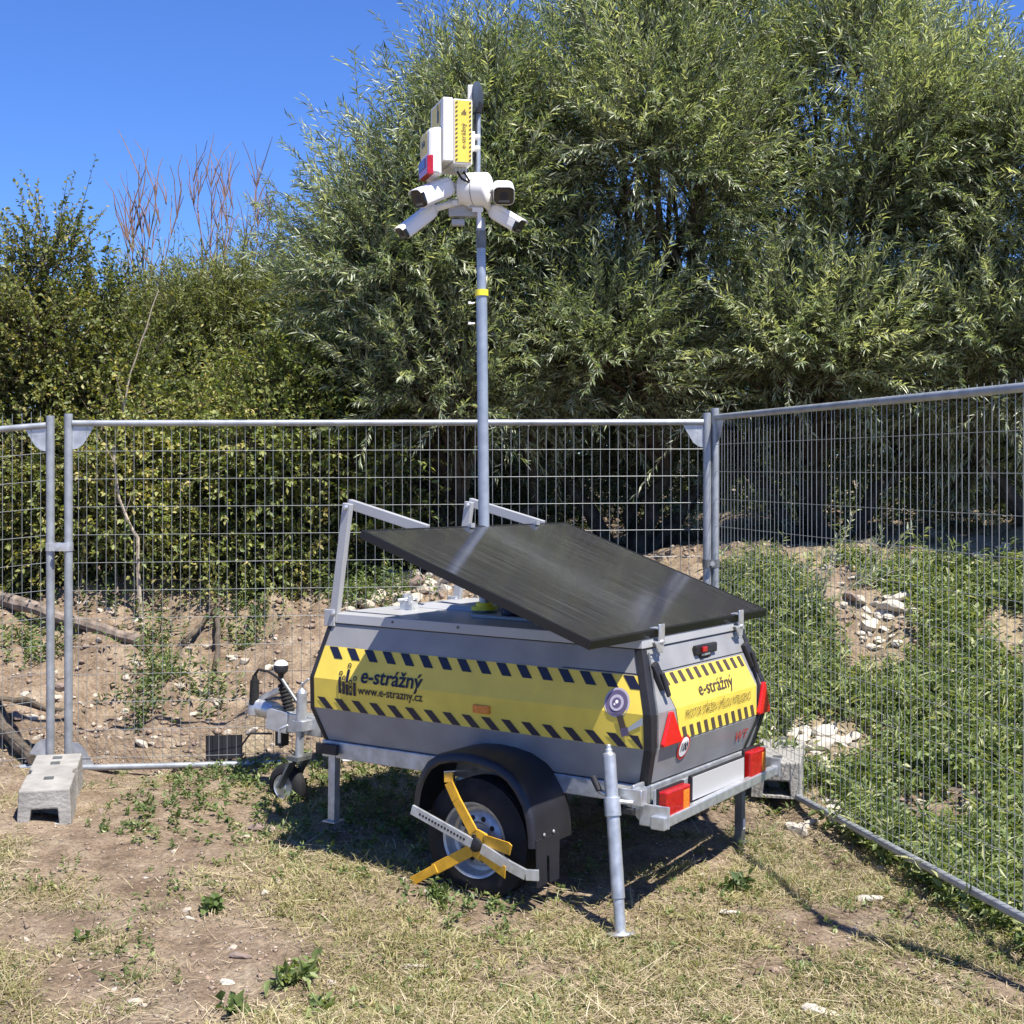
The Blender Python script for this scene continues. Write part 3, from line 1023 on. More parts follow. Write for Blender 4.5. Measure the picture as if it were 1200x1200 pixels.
# side band
W_T, W_F, W_B = .892, .751, .618
def fu_(w): return front_u(w) - .018
def ru_(w): return rear_u(w) + .031
mb = MB()
off = .0025
for w0, w1 in ((W_F, W_T), (W_B, W_F)):
    n = 1
    mb.add([L(fu_(w0), side_v(w0) - off, w0), L(ru_(w0), side_v(w0) - off, w0), L(ru_(w1), side_v(w1) - off, w1), L(fu_(w1), side_v(w1) - off, w1)], [(0, 1, 2, 3)])
side_band = mb.build('hazard_band', M['yellow'], TR, fix=False)
st = []
top_px = [1.632 - .0995 * i for i in range(16)]
for u0 in top_px:                            # slanting bars along the upper edge
    hh, sl, wd = .050, .040, .047
    st.append(quad([(u0, W_T - .001), (u0 - wd, W_T - .001), (u0 - wd - sl, W_T - hh), (u0 - sl, W_T - hh)]))
for i in range(17):
    u0 = 1.672 - .0985 * i
    hh, sl, wd = .050, .052, .043
    a, b = u0 - wd, u0 - wd - sl
    if b < ru_(.7) :
        b = max(b, ru_(.7)); a = max(a, ru_(.7))
        if u0 - sl < ru_(.7):
            k = (u0 - ru_(.7)) / sl
            st.append(quad([(u0, W_B + hh), (a, W_B + hh), (ru_(.7), W_B + hh * (1 - k))]))
            continue
    st.append(quad([(u0, W_B + hh), (a, W_B + hh), (b, W_B + .001), (u0 - sl, W_B + .001)]))
for q_ in st:
    print_part([q_], on_side(.0045), 'stripe', M['navy'], side_band)
V1, F1 = text_mesh('e-strážný', .092, .0016, 'LEFT', 1.0)
wid = max(x for x, _ in V1)
k1 = .335 / wid
V2, F2 = text_mesh('www.e-strazny.cz', .055, .0006, 'LEFT')
k2 = .352 / max(x for x, _ in V2)
V1 = [(1.425 - x * k1, .752 + y * .98) for x, y in V1]
V2 = [(1.436 - x * k2, .700 + y * .95) for x, y in V2]
print_part([(V1, F1), (V2, F2)], on_side(.0064), 'lettering', M['navy'], side_band)
em = []
for x, y0, y1, hd in ((1.538, .694, .766, .782), (1.517, .692, .748, .763), (1.497, .744, .800, .818), (1.497, .690, .738, None), (1.477, .690, .704, .716), (1.477, .722, .734, .748), (1.455, .690, .748, .766)):
    cuts = [y0] + ([.751] if y0 < .751 < y1 else []) + [y1]
    for ya, yb in zip(cuts[:-1], cuts[1:]):
        em.append(quad([(x + .0075, ya), (x - .0075, ya), (x - .0075, yb), (x + .0075, yb)]))
    if hd:
        em.append(disc(x, hd, .0105, 14, .006))
print_part(em, on_side(.0062), 'emblem', M['navy'], side_band)
# printed security camera at the rear end of the band
cx, cy = .150, .786
print_part([disc(cx, cy, .056, 28)], on_side(.0042), 'print_halo', M['lilac'], side_band)
print_part([disc(cx, cy, .048, 28)], on_side(.0058), 'print_ring', M['violet'], side_band)
print_part([disc(cx, cy, .031, 24)], on_side(.0066), 'print_iris', M['lilac'], side_band)
print_part([disc(cx, cy, .020, 20)], on_side(.0074), 'print_pupil', M['violet'], side_band)
print_part([disc(cx - .001, cy + .004, .007, 12), disc(cx + .008, cy - .006, .004, 10)], on_side(.0082), 'print_glint', M['white'], side_band)
print_part([quad([(.146, .735), (.120, .742), (.104, .694), (.130, .684)])], on_side(.0058), 'print_housing', M['brown'], side_band)
print_part([quad([(.132, .688), (.098, .698), (.092, .668), (.124, .656)])], on_side(.0064), 'print_joint', M['violet'], side_band)
print_part([quad([(.098, .694), (.032, .742), (.032, .712), (.094, .680)])], on_side(.0052), 'print_arm', M['greyprint'], side_band)
part(MB().box(L(.780, side_v(.698) - .006, .699), (.083, .016, .034)), 'side_marker', M['amber'], bevel=.004)

# rear band
VL0, VR0 = (lambda w: float(np.interp(w, (.618, .745, .889), (.255, .215, .150)))), (lambda w: float(np.interp(w, (.618, .745, .889), (1.000, .998, .925))))
mb = MB()
for w0, w1 in ((.751, .889), (.622, .751)):
    mb.add([L(rear_u(w) - .0025, v, w) for w, v in ((w0, VL0(w0)), (w0, VR0(w0)), (w1, VR0(w1)), (w1, VL0(w1)))], [(0, 1, 2, 3)])
rear_band = mb.build('rear_hazard_band', M['yellow'], TR, fix=False)
st = []
for i in range(11):
    v0 = .160 + i * .0715
    st.append(quad([(v0, .887), (v0 + .031, .887), (v0 + .056, .842), (v0 + .025, .842)]))
for i in range(11):
    v0 = .262 + i * .0665
    st.append(quad([(v0, .672), (v0 + .030, .672), (v0 + .050, .624), (v0 + .020, .624)]))
for q_ in st:
    print_part([q_], on_rear(.0045), 'stripe', M['brown'], rear_band)
V1, F1 = text_mesh('e-strážný', .094, .0004, 'LEFT')
k1 = .335 / max(x for x, _ in V1)
V2, F2 = text_mesh('PROSTOR STŘEŽEN UMĚLOU INTELIGENCÍ', .052, -.0004, 'LEFT')
k2 = .640 / max(x for x, _ in V2)
print_part([([(.435 + x * k1, .776 + y * .80) for x, y in V1], F1), ([(.290 + x * k2, .700 + y * .96) for x, y in V2], F2)], on_rear(.0066), 'lettering', M['brown'], rear_band)

# rear fittings
part(MB().hexa([L(rear_u(w) - d_, v, w) for (v, w, d_) in ()] or frame_box(0, .001, 0, .001, 0, .001)), 'spare', M['black']) if False else None
lt = MB()
lt.box(L(.052, .585, .948), (.022, .200, .040), Matrix.Rotation(R(0), 3, 'X'))
lt.box(L(.062, .585, .912), (.022, .115, .056))
lo = part(lt, 'door_latch', M['black'], bevel=.006)
part(MB().box(L(.035, .545, .950), (.012, .038, .022)), 'latch_button', M['red'], lo, bevel=.003)
part(MB().box(L(.046, .578, .926), (.008, .075, .010)), 'latch_grip', M['steel'], lo, bevel=.002)
for v in (.120, .985):
    hb = MB()
    d = Vector(L(rear_u(.93) - rear_u(.83), 0, .10)).normalized()
    hb.bar(L(rear_u(.935) - .012, v - .012, .935), L(rear_u(.835) - .012, v + .022, .835), .044, .024, (1, 0, 0))
    hb.bar(L(rear_u(.88) - .026, v + .004, .90), L(rear_u(.80) - .022, v + .024, .806), .024, .014, (1, 0, 0))
    part(hb, 'door_catch', M['black'], bevel=.006)
mb = MB()                                    # dark rubber strip at the far side of the door
for w0, w1 in ((.751, .93), (.613, .751), (.478, .613)):
    vv = lambda w: float(np.interp(w, (.47, .613, .751, .93), (.935, 1.003, 1.010, .985)))
    mb.prism([L(rear_u(w0) - .003, vv(w0), w0), L(rear_u(w0) - .003, vv(w0) + .024, w0), L(rear_u(w1) - .003, vv(w1) + .024, w1), L(rear_u(w1) - .003, vv(w1), w1)], L(-.004, 0, 0))
part(mb, 'door_seal', M['black'])
sc_ = MB()
for v, w in ((.125, .955), (.17, .958), (.93, .965), (.985, .960), (.11, .945)):
    sc_.lathe(L(rear_u(w) - .001, v, w), L(-1, 0, 0), [(0, .006), (.003, .004)], 8)
part(sc_, 'screw', M['steel'])
for (va, vb, vc, wt_, wb_, slant) in ((.152, .075, .240, .748, .618, 0), (1.055, .995, 1.118, .760, .622, 0)):
    poly = [L(-.004, va - .012, wt_), L(-.004, va + .012, wt_), L(-.004, vc, wb_ + .012), L(-.004, vc - .006, wb_), L(-.004, vb + .006, wb_), L(-.004, vb, wb_ + .012)]
    rf = part(MB().prism(poly, L(-.014, 0, 0)), 'reflector', M['reflector'], bevel=.004)
# 100 roundel
rd = print_part([disc(.292, .588, .052, 26)], on_rear(.004), 'speed_sticker', M['redprint'], TR)
print_part([disc(.292, .588, .040, 26)], on_rear(.0055), 'sticker_face', M['white'], rd)
V, Fc = text_mesh('100', .046, .001)
print_part([([(.292 + x * .95, .573 + y) for x, y in V], Fc)], on_rear(.0070), 'lettering', M['navy'], rd)
V, Fc = text_mesh('WT', .062, .0005)
print_part([([(.875 + x * 1.25, .528 + y) for x, y in V], Fc)], on_rear(.004), 'maker_mark', M['redprint'], TR)

# chassis
ch = MB()
for v in (.052, WID - .052):
    ch.hexa(frame_box(.035, 1.665, v - .022, v + .022, .398, .471))
for u in (.05, .75, 1.63):
    ch.hexa(frame_box(u - .02, u + .02, .076, WID - .076, .41, .468))
part(ch, 'chassis', M['galv'], bevel=.004)
ax = MB().tube([L(.683, .0, .30), L(.683, WID, .30)], .032, 12).bar(L(.683, .01, .30), L(.683, -.03, .215), .05, .05).bar(L(.683, WID - .01, .30), L(.683, WID + .03, .215), .05, .05)
part(ax, 'axle', M['galv'])
# drawbar and coupling
db = MB()
db.bar(L(1.60, .545, .425), L(2.14, .545, .405), .075, .075)
db.bar(L(1.62, .20, .43), L(2.05, .51, .415), .05, .06)
db.bar(L(1.62, .89, .43), L(2.05, .58, .415), .05, .06)
part(db, 'drawbar', M['galv'], bevel=.004)
cp = MB()
cp.bar(L(2.08, .545, .412), L(2.40, .545, .416), .085, .095)
cp.bar(L(2.30, .545, .412), L(2.44, .545, .424), .100, .108)
cp.tube([L(2.42, .545, .455), L(2.56, .545, .468)], [.045, .050], 12)
cp.lathe(L(2.545, .545, .425), (0, 0, 1), [(0, .050), (.03, .052), (.075, .045), (.09, .025)], 16)
cpo = part(cp, 'coupling', M['steel'], bevel=.004)
part(MB().bar(L(2.37, .545, .575), L(2.53, .545, .505), .035, .028).bar(L(2.52, .545, .50), L(2.48, .545, .455), .03, .03), 'coupling_lever', M['steel'], cpo, bevel=.004)
bl = []
for i in range(19):
    t = i / 18
    bl.append((t * .165, .030 if i % 2 else .023))
part(MB().lathe(L(2.375, .545, .600), L(-.055, 0, -.155).normalized(), bl, 16, False), 'bellows', M['rubber'], cpo)
part(MB().tube([L(2.545, .52, .605), L(2.545, .52, .48)], [.022, .026], 12).tube([L(2.545, .52, .63), L(2.545, .52, .60)], [.012, .016], 10), 'plug', M['rubber'], cpo)
cab = [L(2.545, .52, .63), L(2.52, .52, .66), L(2.46, .53, .655), L(2.40, .54, .625), L(2.375, .545, .595)]
part(MB().tube(cab, .007, 6), 'cable', M['rubber'], cpo)
part(MB().box(L(2.375, .545, .325), (.05, .05, .075)).tube([L(2.42, .52, .345), L(2.55, .50, .335), L(2.60, .49, .27)], .006, 6), 'coupling_lock', M['black'], cpo, bevel=.006)
hb = MB().tube([L(2.20, .49, .50), L(2.30, .49, .60), L(2.338, .49, .64)], .009, 8)
hbo = part(hb, 'brake_lever', M['darksteel'])
part(MB().lathe(L(2.338, .49, .635), (0, 0, 1), [(0, .012), (.02, .016), (.035, .034), (.06, .038), (.075, .03), (.085, .012)], 18), 'lever_knob', M['black'], hbo)
part(MB().lathe(L(2.338, .49, .702), (0, 0, 1), [(0, .036), (.014, .030), (.024, .014)], 18), 'knob_cap', M['cream'], hbo)
# jockey wheel
jt = MB().tube([L(2.17, .46, .585), L(2.175, .46, .39)], .0255, 14).tube([L(2.175, .46, .40), L(2.185, .46, .24)], .021, 14).lathe(L(2.17, .46, .585), (0, 0, 1), [(0, .022), (.012, .018), (.02, .007), (.05, .007)], 12)
jt.bar(L(2.17, .46, .62), L(2.125, .46, .655), .012, .01)
jt.box(L(2.175, .485, .42), (.07, .10, .05)).tube([L(2.23, .43, .42), L(2.27, .41, .40), L(2.27, .41, .33)], .008, 8)
jo = part(jt, 'jockey_stand', M['galv'], bevel=.002)
fk = MB().bar(L(2.185, .515, .25), L(2.262, .515, .115), .012, .045, (0, 1, 0)).bar(L(2.185, .415, .25), L(2.262, .415, .115), .012, .055, (0, 1, 0)).box(L(2.185, .465, .262), (.075, .112, .02))
part(fk, 'wheel_fork', M['darksteel'], jo)
JW = L(2.262, .465, .112)
jw = part(MB().lathe(JW - Vector((0, .036, 0)), (0, 1, 0), [(0, .066), (.004, .088), (.018, .106), (.036, .111), (.054, .106), (.068, .088), (.072, .066)], 28, True, False), 'jockey_wheel', M['rubber'])
part(MB().lathe(JW - Vector((0, .030, 0)), (0, 1, 0), [(0, .062), (-.004, .060), (.004, .050), (.012, .030), (.0, .022), (-.006, .02), (-.008, .008)], 24), 'rim', M['steel'], jw)

# wheels
def road_wheel(v, s):
    c = L(.683, v, .215)
    ax_ = Vector((0, -s, 0))
    prof = [(-.070, .150), (-.072, .180), (-.066, .214), (-.050, .232)]
    for i in range(9):
        h = -.046 + i * .0115
        prof += [(h, .240 if i % 2 == 0 else .2335), (h + .008, .240 if i % 2 == 0 else .2335)]
    prof += [(.056, .232), (.066, .214), (.072, .180), (.070, .150)]
    w = part(MB().lathe(c, ax_, prof, 48, True, False), 'wheel', M['rubber'])
    rim = MB().lathe(c, ax_, [(-.065, .130), (.058, .146), (.066, .152), (.071, .150), (.066, .140), (.046, .132), (.030, .126), (.026, .112), (.040, .098), (.044, .070), (.032, .058), (.032, .036), (.052, .034), (.060, .030), (.062, .012)], 40)
    part(rim, 'rim', M['galv'], w)
    nb = MB()
    for k in range(4):
        a = R(35 + 90 * k)
        nb.lathe(c + Vector((math.cos(a) * .048, -s * .032, math.sin(a) * .048)), ax_, [(0, .010), (.016, .009), (.02, .004)], 8)
    part(nb, 'wheel_nut', M['steel'], w)
    hb_ = MB()
    for k in range(10):
        a = R(36 * k)
        hb_.lathe(c + Vector((math.cos(a) * .084, -s * .0425, math.sin(a) * .084)), ax_, [(0, .011), (.0015, .011)], 10)
    part(hb_, 'rim_hole', M['black'], w)
    return w
road_wheel(-.118, 1)
road_wheel(WID + .118, -1)

# mudguards
GP = [(.962, .285), (.960, .34), (.950, .40), (.930, .455), (.895, .508), (.845, .541), (.78, .556), (.70, .562), (.62, .556), (.55, .541), (.485, .508), (.44, .462), (.405, .41), (.385, .35), (.374, .285), (.372, .235)]
def mudguard(s, v_in, v_out):
    mb = MB()
    cxs = [(1.0, v_in), (1.0, v_out + s * .026), (.985, v_out + s * .008), (.955, v_out), (.91, v_out - s * .002)]
    cu_, cw_ = .668, .22
    n = len(cxs)
    vs, fs = [], []
    for th_ in (1.0, .975):
        for (u, w) in GP:
            for (k, v) in cxs:
                kk = k * th_
                vs.append(L(cu_ + (u - cu_) * kk, v + (s * .006 if th_ < 1 and k < .99 else 0), cw_ + (w - cw_) * kk))
    m_ = len(GP)
    for i in range(m_ - 1):
        for j in range(n - 1):
            a = i * n + j
            fs.append((a, a + 1, a + n + 1, a + n))
            b = m_ * n + a
            fs.append((b, b + n, b + n + 1, b + 1))
    for i in range(m_ - 1):
        a, b = i * n + n - 1, m_ * n + i * n + n - 1
        fs.append((a, a + n, b + n, b))
    for i in (0, m_ - 1):
        for j in range(n - 1):
            a, b = i * n + j, m_ * n + i * n + j
            fs.append((a, a + 1, b + 1, b))
    mb.add(vs, fs, True)
    g = part(mb, 'mudguard', M['fender'])
    fl = MB()
    va, vb = v_out + s * .012, v_in - s * .09
    for p0_, p1_ in ((0, .42), (.54, 1)):
        fl.prism([L(.371, va + (vb - va) * p0_, .265), L(.371, va + (vb - va) * p1_, .265), L(.364, va + (vb - va) * (p1_ if p1_ < 1 else .93), .085), L(.364, va + (vb - va) * p0_, .085)], L(.006, 0, 0))
    fl.prism([L(.371, va + (vb - va) * .42, .265), L(.371, va + (vb - va) * .54, .265), L(.367, va + (vb - va) * .54, .19), L(.367, va + (vb - va) * .42, .19)], L(.006, 0, 0))
    part(fl, 'mud_flap', M['fender'], g, bevel=.002)
    bt = MB()
    for v in (.3, .7):
        bt.lathe(L(.369, va + (vb - va) * v, .278), L(-1, 0, 0), [(0, .007), (.004, .005)], 8)
    part(bt, 'bolt', M['steel'], g)
mudguard(1, .045, -.230)
mudguard(-1, WID - .045, WID + .230)

# rear underrun bar, lights, plate
bp = MB()
bp.bar(L(-.055, -.005, .350), L(-.055, WID - .01, .372), .030, .040)
bp.box(L(-.02, .0, .372), (.13, .008, .085)).box(L(-.02, WID - .01, .385), (.13, .008, .085))
bp.box(L(-.046, -.004, .352), (.06, .045, .05))
part(bp, 'rear_bumper', M['steel'], bevel=.004)
pb = MB().hexa(frame_box(-.020, -.008, .01, WID - .10, .385, .468))
part(pb, 'light_board', M['galv'], bevel=.002)
def tail(v0, v1, w0, w1):
    h = part(MB().hexa(frame_box(-.062, -.021, v0, v1, w0, w1)), 'tail_light', M['red'], bevel=.006)
    vm = v0 + (v1 - v0) * .70
    part(MB().hexa(frame_box(-.0635, -.058, vm, v1 - .012, w0 + .016, w1 - .016)), 'indicator_lens', M['amber'], h, bevel=.002)
    part(MB().hexa(frame_box(-.030, -.018, v0 - .006, v1 + .006, w0 - .012, w1 + .008)), 'light_housing', M['black'], h)
tail(.020, .225, .345, .462)
tail(.815, .972, .362, .490)
pl = part(MB().hexa(frame_box(-.036, -.0205, .285, .795, .372, .478)), 'plate_holder', M['black'], bevel=.003)
part(MB().hexa(frame_box(-.0395, -.0365, .292, .788, .380, .472)), 'licence_plate', M['plate'], pl, bevel=.001)

# support legs
def leg(p0_, p1_, r, rich=False, m=M['galv']):
    a, b = L(*p0_), L(*p1_)
    d = (b - a)
    mb = MB()
    if rich:
        m1 = a + d * .80
        mb.tube([a, m1], r, 16).tube([a + d * .78, b], r * .84, 16)
        mb.lathe(a, -d.normalized(), [(0, r * .98), (.006, r * .85), (.007, .014), (.020, .014), (.021, .010), (.036, .010), (.038, .006)], 14)
        mb.lathe(b - d.normalized() * .012, d.normalized(), [(0, .05), (.006, .055), (.012, .055)], 18)
        mb.lathe(a + d * .24, d.normalized(), [(0, r * 1.25), (.07, r * 1.25)], 16)
    else:
        mb.bar(a, b, r * 1.9, r * 1.9)
        mb.box(b, (.07, .07, .008))
    return part(mb, 'support_leg', m, bevel=.002)
near = leg((.136, -.078, .600), (.030, -.165, -.045), .0255, True)
bk = MB()
bk.box(L(.075, -.035, .445), (.14, .05, .062)).box(L(.045, -.012, .44), (.012, .09, .10)).tube([L(.17, -.09, .46), L(.09, -.09, .43), L(.04, -.06, .425)], .010, 8)
bk.prism([L(.13, .006, .425), L(.02, .006, .425), L(-.05, .006, .33), L(.03, .006, .33)], L(0, -.006, 0))
part(bk, 'leg_bracket', M['steel'], near, bevel=.003)
part(MB().tube([L(.195, -.10, .515), L(.165, -.10, .462)], [.013, .012], 10).box(L(.06, -.06, .392), (.05, .03, .025)), 'bracket_grip', M['black'], near, bevel=.003)
fr = leg((.072, 1.0, .40), (.072, 1.0, .055), .019, m=M['darksteel'])
part(MB().box(L(.0515, .998, .135), (.002, .018, .045)), 'leg_sticker', M['white'], fr)
f1 = leg((1.605, .045, .45), (1.605, .045, .115), .020, m=M['galv'])
part(MB().box(L(1.62, .012, .438), (.12, .02, .045)), 'leg_bracket', M['black'], f1, bevel=.003)
leg((1.605, WID - .045, .45), (1.605, WID - .045, .06), .020, m=M['galv'])

# ---- solar panel
PA, PB, PC, PD = L(1.141, -.354, 1.435), L(1.141, 1.259, 1.435), L(.059, 1.259, 1.062), L(.059, -.354, 1.062)
pn = (PB - PA).cross(PD - PA).normalized()
if pn.z < 0:
    pn = -pn
e1, e2 = (PB - PA).normalized(), (PD - PA).normalized()
cen = (PA + PB + PC + PD) / 4
sp = empty('solar_panel')
sp.parent = TR
sp.matrix_local = Matrix.Translation(cen) @ Matrix((e2, e1 * -1 if e2.cross(e1).z < 0 else e1, pn)).transposed().to_4x4()
ip = sp.matrix_local.inverted()
hx, hy = (PD - PA).length / 2, (PB - PA).length / 2
th_, fw_ = .035, .013
mb = MB()
mb.box((hx - fw_ / 2, 0, -th_ / 2), (fw_, 2 * hy, th_)).box((-hx + fw_ / 2, 0, -th_ / 2), (fw_, 2 * hy, th_))
mb.box((0, hy - fw_ / 2, -th_ / 2), (2 * hx - 2 * fw_, fw_, th_)).box((0, -hy + fw_ / 2, -th_ / 2), (2 * hx - 2 * fw_, fw_, th_))
M['frame'] = mat('black_anodised', (0.016, 0.016, 0.018), 0.35, 0.3, 0.5)
fo = part(mb, 'panel_frame', M['frame'], sp, bevel=.0015)
part(MB().box((0, 0, -.006), (2 * hx - 2 * fw_, 2 * hy - 2 * fw_, .008)), 'solar_glass', M['solar'], sp)
# clamps on the lower edge and struts
for v in (.17, .93):
    mb = MB()
    p = L(.052, v, 1.055)
    mb.box(p + Vector((.008, 0, -.006)), (.008, .045, .070)).box(p + Vector((-.012, 0, .012)), (.04, .045, .006)).box(p + Vector((-.01, 0, -.042)), (.05, .05, .008))
    mb.prism([p + Vector((.012, -.055, -.04)), p + Vector((.012, .02, -.035)), p + Vector((.012, .01, -.085)), p + Vector((.012, -.03, -.08))], Vector((-.006, 0, 0)))
    mb.tube([p + Vector((.018, 0, -.04)), p + Vector((-.03, 0, -.04))], .008, 8)
    part(mb, 'panel_clamp', M['steel'], bevel=.002)
mb = MB()
for v in (.10, .99):                         # rails under the panel
    mb.bar(L(1.12, v, 1.387), L(.08, v, 1.028), .03, .03)
part(mb, 'panel_rail', M['lid'])
for v in (.072, 1.02):
    mb = MB()
    mb.bar(L(1.640, v, 1.0), L(1.568, v, 1.530), .044, .028, (0, 1, 0))
    s_ = part(mb, 'support_arm', M['lid'], bevel=.003)
    part(MB().bar(L(1.585, v + .030, 1.528), L(1.146, v + .030, 1.424), .028, .044), 'upper_strut', M['lid'], s_, bevel=.003)
    bt = MB()
    for q in (L(1.566, v - .016, 1.513), L(1.632, v - .016, 1.035)):
        bt.lathe(q, (0, -1, 0), [(0, .012), (.008, .011), (.012, .006)], 10)
    part(bt, 'pivot_bolt', M['steel'], s_)
    part(MB().box(L(1.655, v - .004, 1.015), (.06, .03, .075)), 'arm_bracket', M['lid'], s_, bevel=.003)
for v in (.40, .95):
    part(MB().box(L(1.13, v, 1.438), (.035, .03, .02)), 'edge_clip', M['steel'])

# ---- mast and its head (laid out in world space, then brought into the trailer's)
MY = 6.49
m0, m1 = Vector((-.125, 6.456, 1.03)), Vector((-.144, 6.512, 2.86))
def mp_(z):
    return m0.lerp(m1, (z - m0.z) / (m1.z - m0.z))
def wpart(mb, name, m, parent=TR, bevel=0.0):
    mb.v = [tuple(T_INV @ Vector(p)) for p in mb.v]
    return part(mb, name, m, parent, bevel)
zb_ = at(0, 343, MY).z
mast = wpart(MB().tube([mp_(1.03), mp_(zb_ - .012)], .0255, 20).tube([mp_(zb_ - .03), mp_(2.84)], .0215, 20), 'mast', M['mast'])
wpart(MB().tube([mp_(zb_ - .014), mp_(zb_ + .014)], .031, 22), 'collar', M['band'], mast)
wpart(MB().tube([mp_(1.036), mp_(1.052)], .062, 24).tube([mp_(1.05), mp_(1.07)], .04, 24), 'mast_foot', M['band'], mast)
mb = MB()
for y in (355, 379):
    q = at(553, y, MY)
    mb.tube([q + Vector((.012, 0, 0)), q + Vector((-.014, -.01, -.003))], .004, 8).box(q + Vector((-.010, -.008, 0)), (.012, .012, .011))
wpart(mb, 'locking_pin', M['white'], mast)
wpart(MB().tube([mp_(2.70), mp_(2.78)], .0235, 18), 'mast_sleeve', M['darksteel'], mast)
wpart(MB().box(at(562, 257, MY) + Vector((0, -.028, 0)), (.018, .006, .09)).box(at(560, 247, MY) + Vector((.0, -.026, 0)), (.05, .008, .02)), 'mast_label', M['white'], mast)
# thin upper pole and antenna
up0, up1 = at(560, 212, MY + .02), at(561, 112, MY + .06)
wpart(MB().tube([up0, up0.lerp(up1, .5), up1], [.013, .011, .011], 12), 'upper_pole', M['mast'])
an = empty('antenna'); an.parent = TR
wpart(MB().box(at(553, 112, MY + .05), (.028, .05, .09), Matrix.Rotation(R(-15), 3, 'Z')), 'antenna_base', M['cream'], an, .004)
wpart(MB().lathe(at(559.5, 114, MY + .03), Vector((1, -.28, -.02)), [(-.012, .052), (-.006, .070), (.004, .072), (.012, .060), (.016, .03)], 30), 'antenna_dish', M['dish'], an)
wpart(MB().box(at(561, 126, MY + .03), (.02, .05, .05), Matrix.Rotation(R(-15), 3, 'Z')).tube([at(557, 130, MY + .03), at(557, 180, MY + .03), at(556, 200, MY)], .006, 6), 'antenna_bracket', M['black'], an)
# control cabinet
cx_ = at(519, 113, 6.31)
ed = Vector((.070, -.245, 0)).normalized()    # door width runs towards the viewer
es = Vector((.245, .070, 0)).normalized()     # cabinet depth runs right and away
zt_, zb2 = at(0, 113, 6.31).z, at(0, 190, 6.31).z
near_c = Vector((at(519, 0, 6.31).x, 6.31, 0))
def cab_hexa(d0, d1, s0, s1, z0, z1):
    """d: metres back along the door from the near edge, s: metres into the depth"""
    q = lambda d_, s_, z_: near_c - ed * d_ + es * s_ + Vector((0, 0, z_))
    return [q(d0, s0, z0), q(d0, s1, z0), q(d1, s1, z0), q(d1, s0, z0), q(d0, s0, z1), q(d0, s1, z1), q(d1, s1, z1), q(d1, s0, z1)]
cabn = wpart(MB().hexa(cab_hexa(.003, .247, .049, .138, zb2 - .006, zt_ - .004)), 'control_cabinet', M['cream'], TR, .006)
wpart(MB().hexa(cab_hexa(0, .25, 0, .047, zb2 + .006, zt_)), 'cabinet_door', M['cream'], cabn, .006)
q = lambda d_, s_, z_: near_c - ed * d_ + es * s_ + Vector((0, 0, z_))
H = zt_ - zb2
zc = lambda f: zb2 + f * H
wpart(MB().add([q(.0005, .056, zc(.02)), q(.0005, .132, zc(.02)), q(.0005, .132, zc(.965)), q(.0005, .056, zc(.965))], [(0, 1, 2, 3)]), 'cabinet_sticker', M['yellow'], cabn)
ck = MB()
for i in range(14):
    z = zc(.03 + i * .067)
    for s0 in (.058, .121):
        ck.add([q(-.001, s0, z), q(-.001, s0 + .010, z + .006), q(-.001, s0 + .010, z + .014), q(-.001, s0, z + .008)], [(0, 1, 2, 3)])
V, Fc = text_mesh('e-strážný', .031, .0)
ck.add([q(-.001, .094 + .011 - y, zc(.42) + x) for x, y in V], Fc)
for i, (a, b) in enumerate(((.086, .012), (.092, .02), (.098, .026), (.104, .016))):
    ck.add([q(-.001, a, zc(.74)), q(-.001, a + .004, zc(.74)), q(-.001, a + .004, zc(.74) + b), q(-.001, a, zc(.74) + b)], [(0, 1, 2, 3)])
ck.v = [tuple(T_INV @ Vector(p)) for p in ck.v]
ck.build('sticker_print', M['brown'], cabn, fix=False)
# door print: emblem plate on the door's face
wpart(MB().add([q(.05, -.0015, zc(.52)), q(.22, -.0015, zc(.52)), q(.22, -.0015, zc(.95)), q(.05, -.0015, zc(.95))], [(0, 1, 2, 3)]), 'door_sticker', M['yellow'], cabn)
dp = MB()
for k, (d_, h_) in enumerate(((.07, .05), (.08, .08), (.09, .06), (.10, .09))):
    dp.add([q(d_, -.003, zc(.66)), q(d_ + .006, -.003, zc(.66)), q(d_ + .006, -.003, zc(.66) + h_), q(d_, -.003, zc(.66) + h_)], [(0, 1, 2, 3)])
dp.v = [tuple(T_INV @ Vector(p)) for p in dp.v]
dp.build('door_print', M['navy'], cabn, fix=False)
gl = MB()
for s0 in (.075, .09, .105, .12):
    gl.tube([q(.06, s0, zb2 - .002), q(.06, s0, zb2 - .028)], .006, 8)
wpart(gl, 'cable_gland', M['greyprint'], cabn)
cbl = MB()
cbl.tube([q(.06, .08, zb2 - .025), q(.05, .10, zb2 - .06), q(.06, .14, zb2 - .075), mp_(2.93)], .005, 6).tube([q(.06, .11, zb2 - .025), q(.04, .12, zb2 - .05), mp_(2.92)], .005, 6)
wpart(cbl, 'cable', M['rubber'], cabn)
wpart(MB().hexa(cab_hexa(.06, .19, .139, .165, zc(.25), zc(.55))).hexa(cab_hexa(.10, .15, .165, .20, zc(.30), zc(.36))).hexa(cab_hexa(.10, .15, .165, .20, zc(.48), zc(.54))), 'cabinet_mount', M['white'], TR, .004)
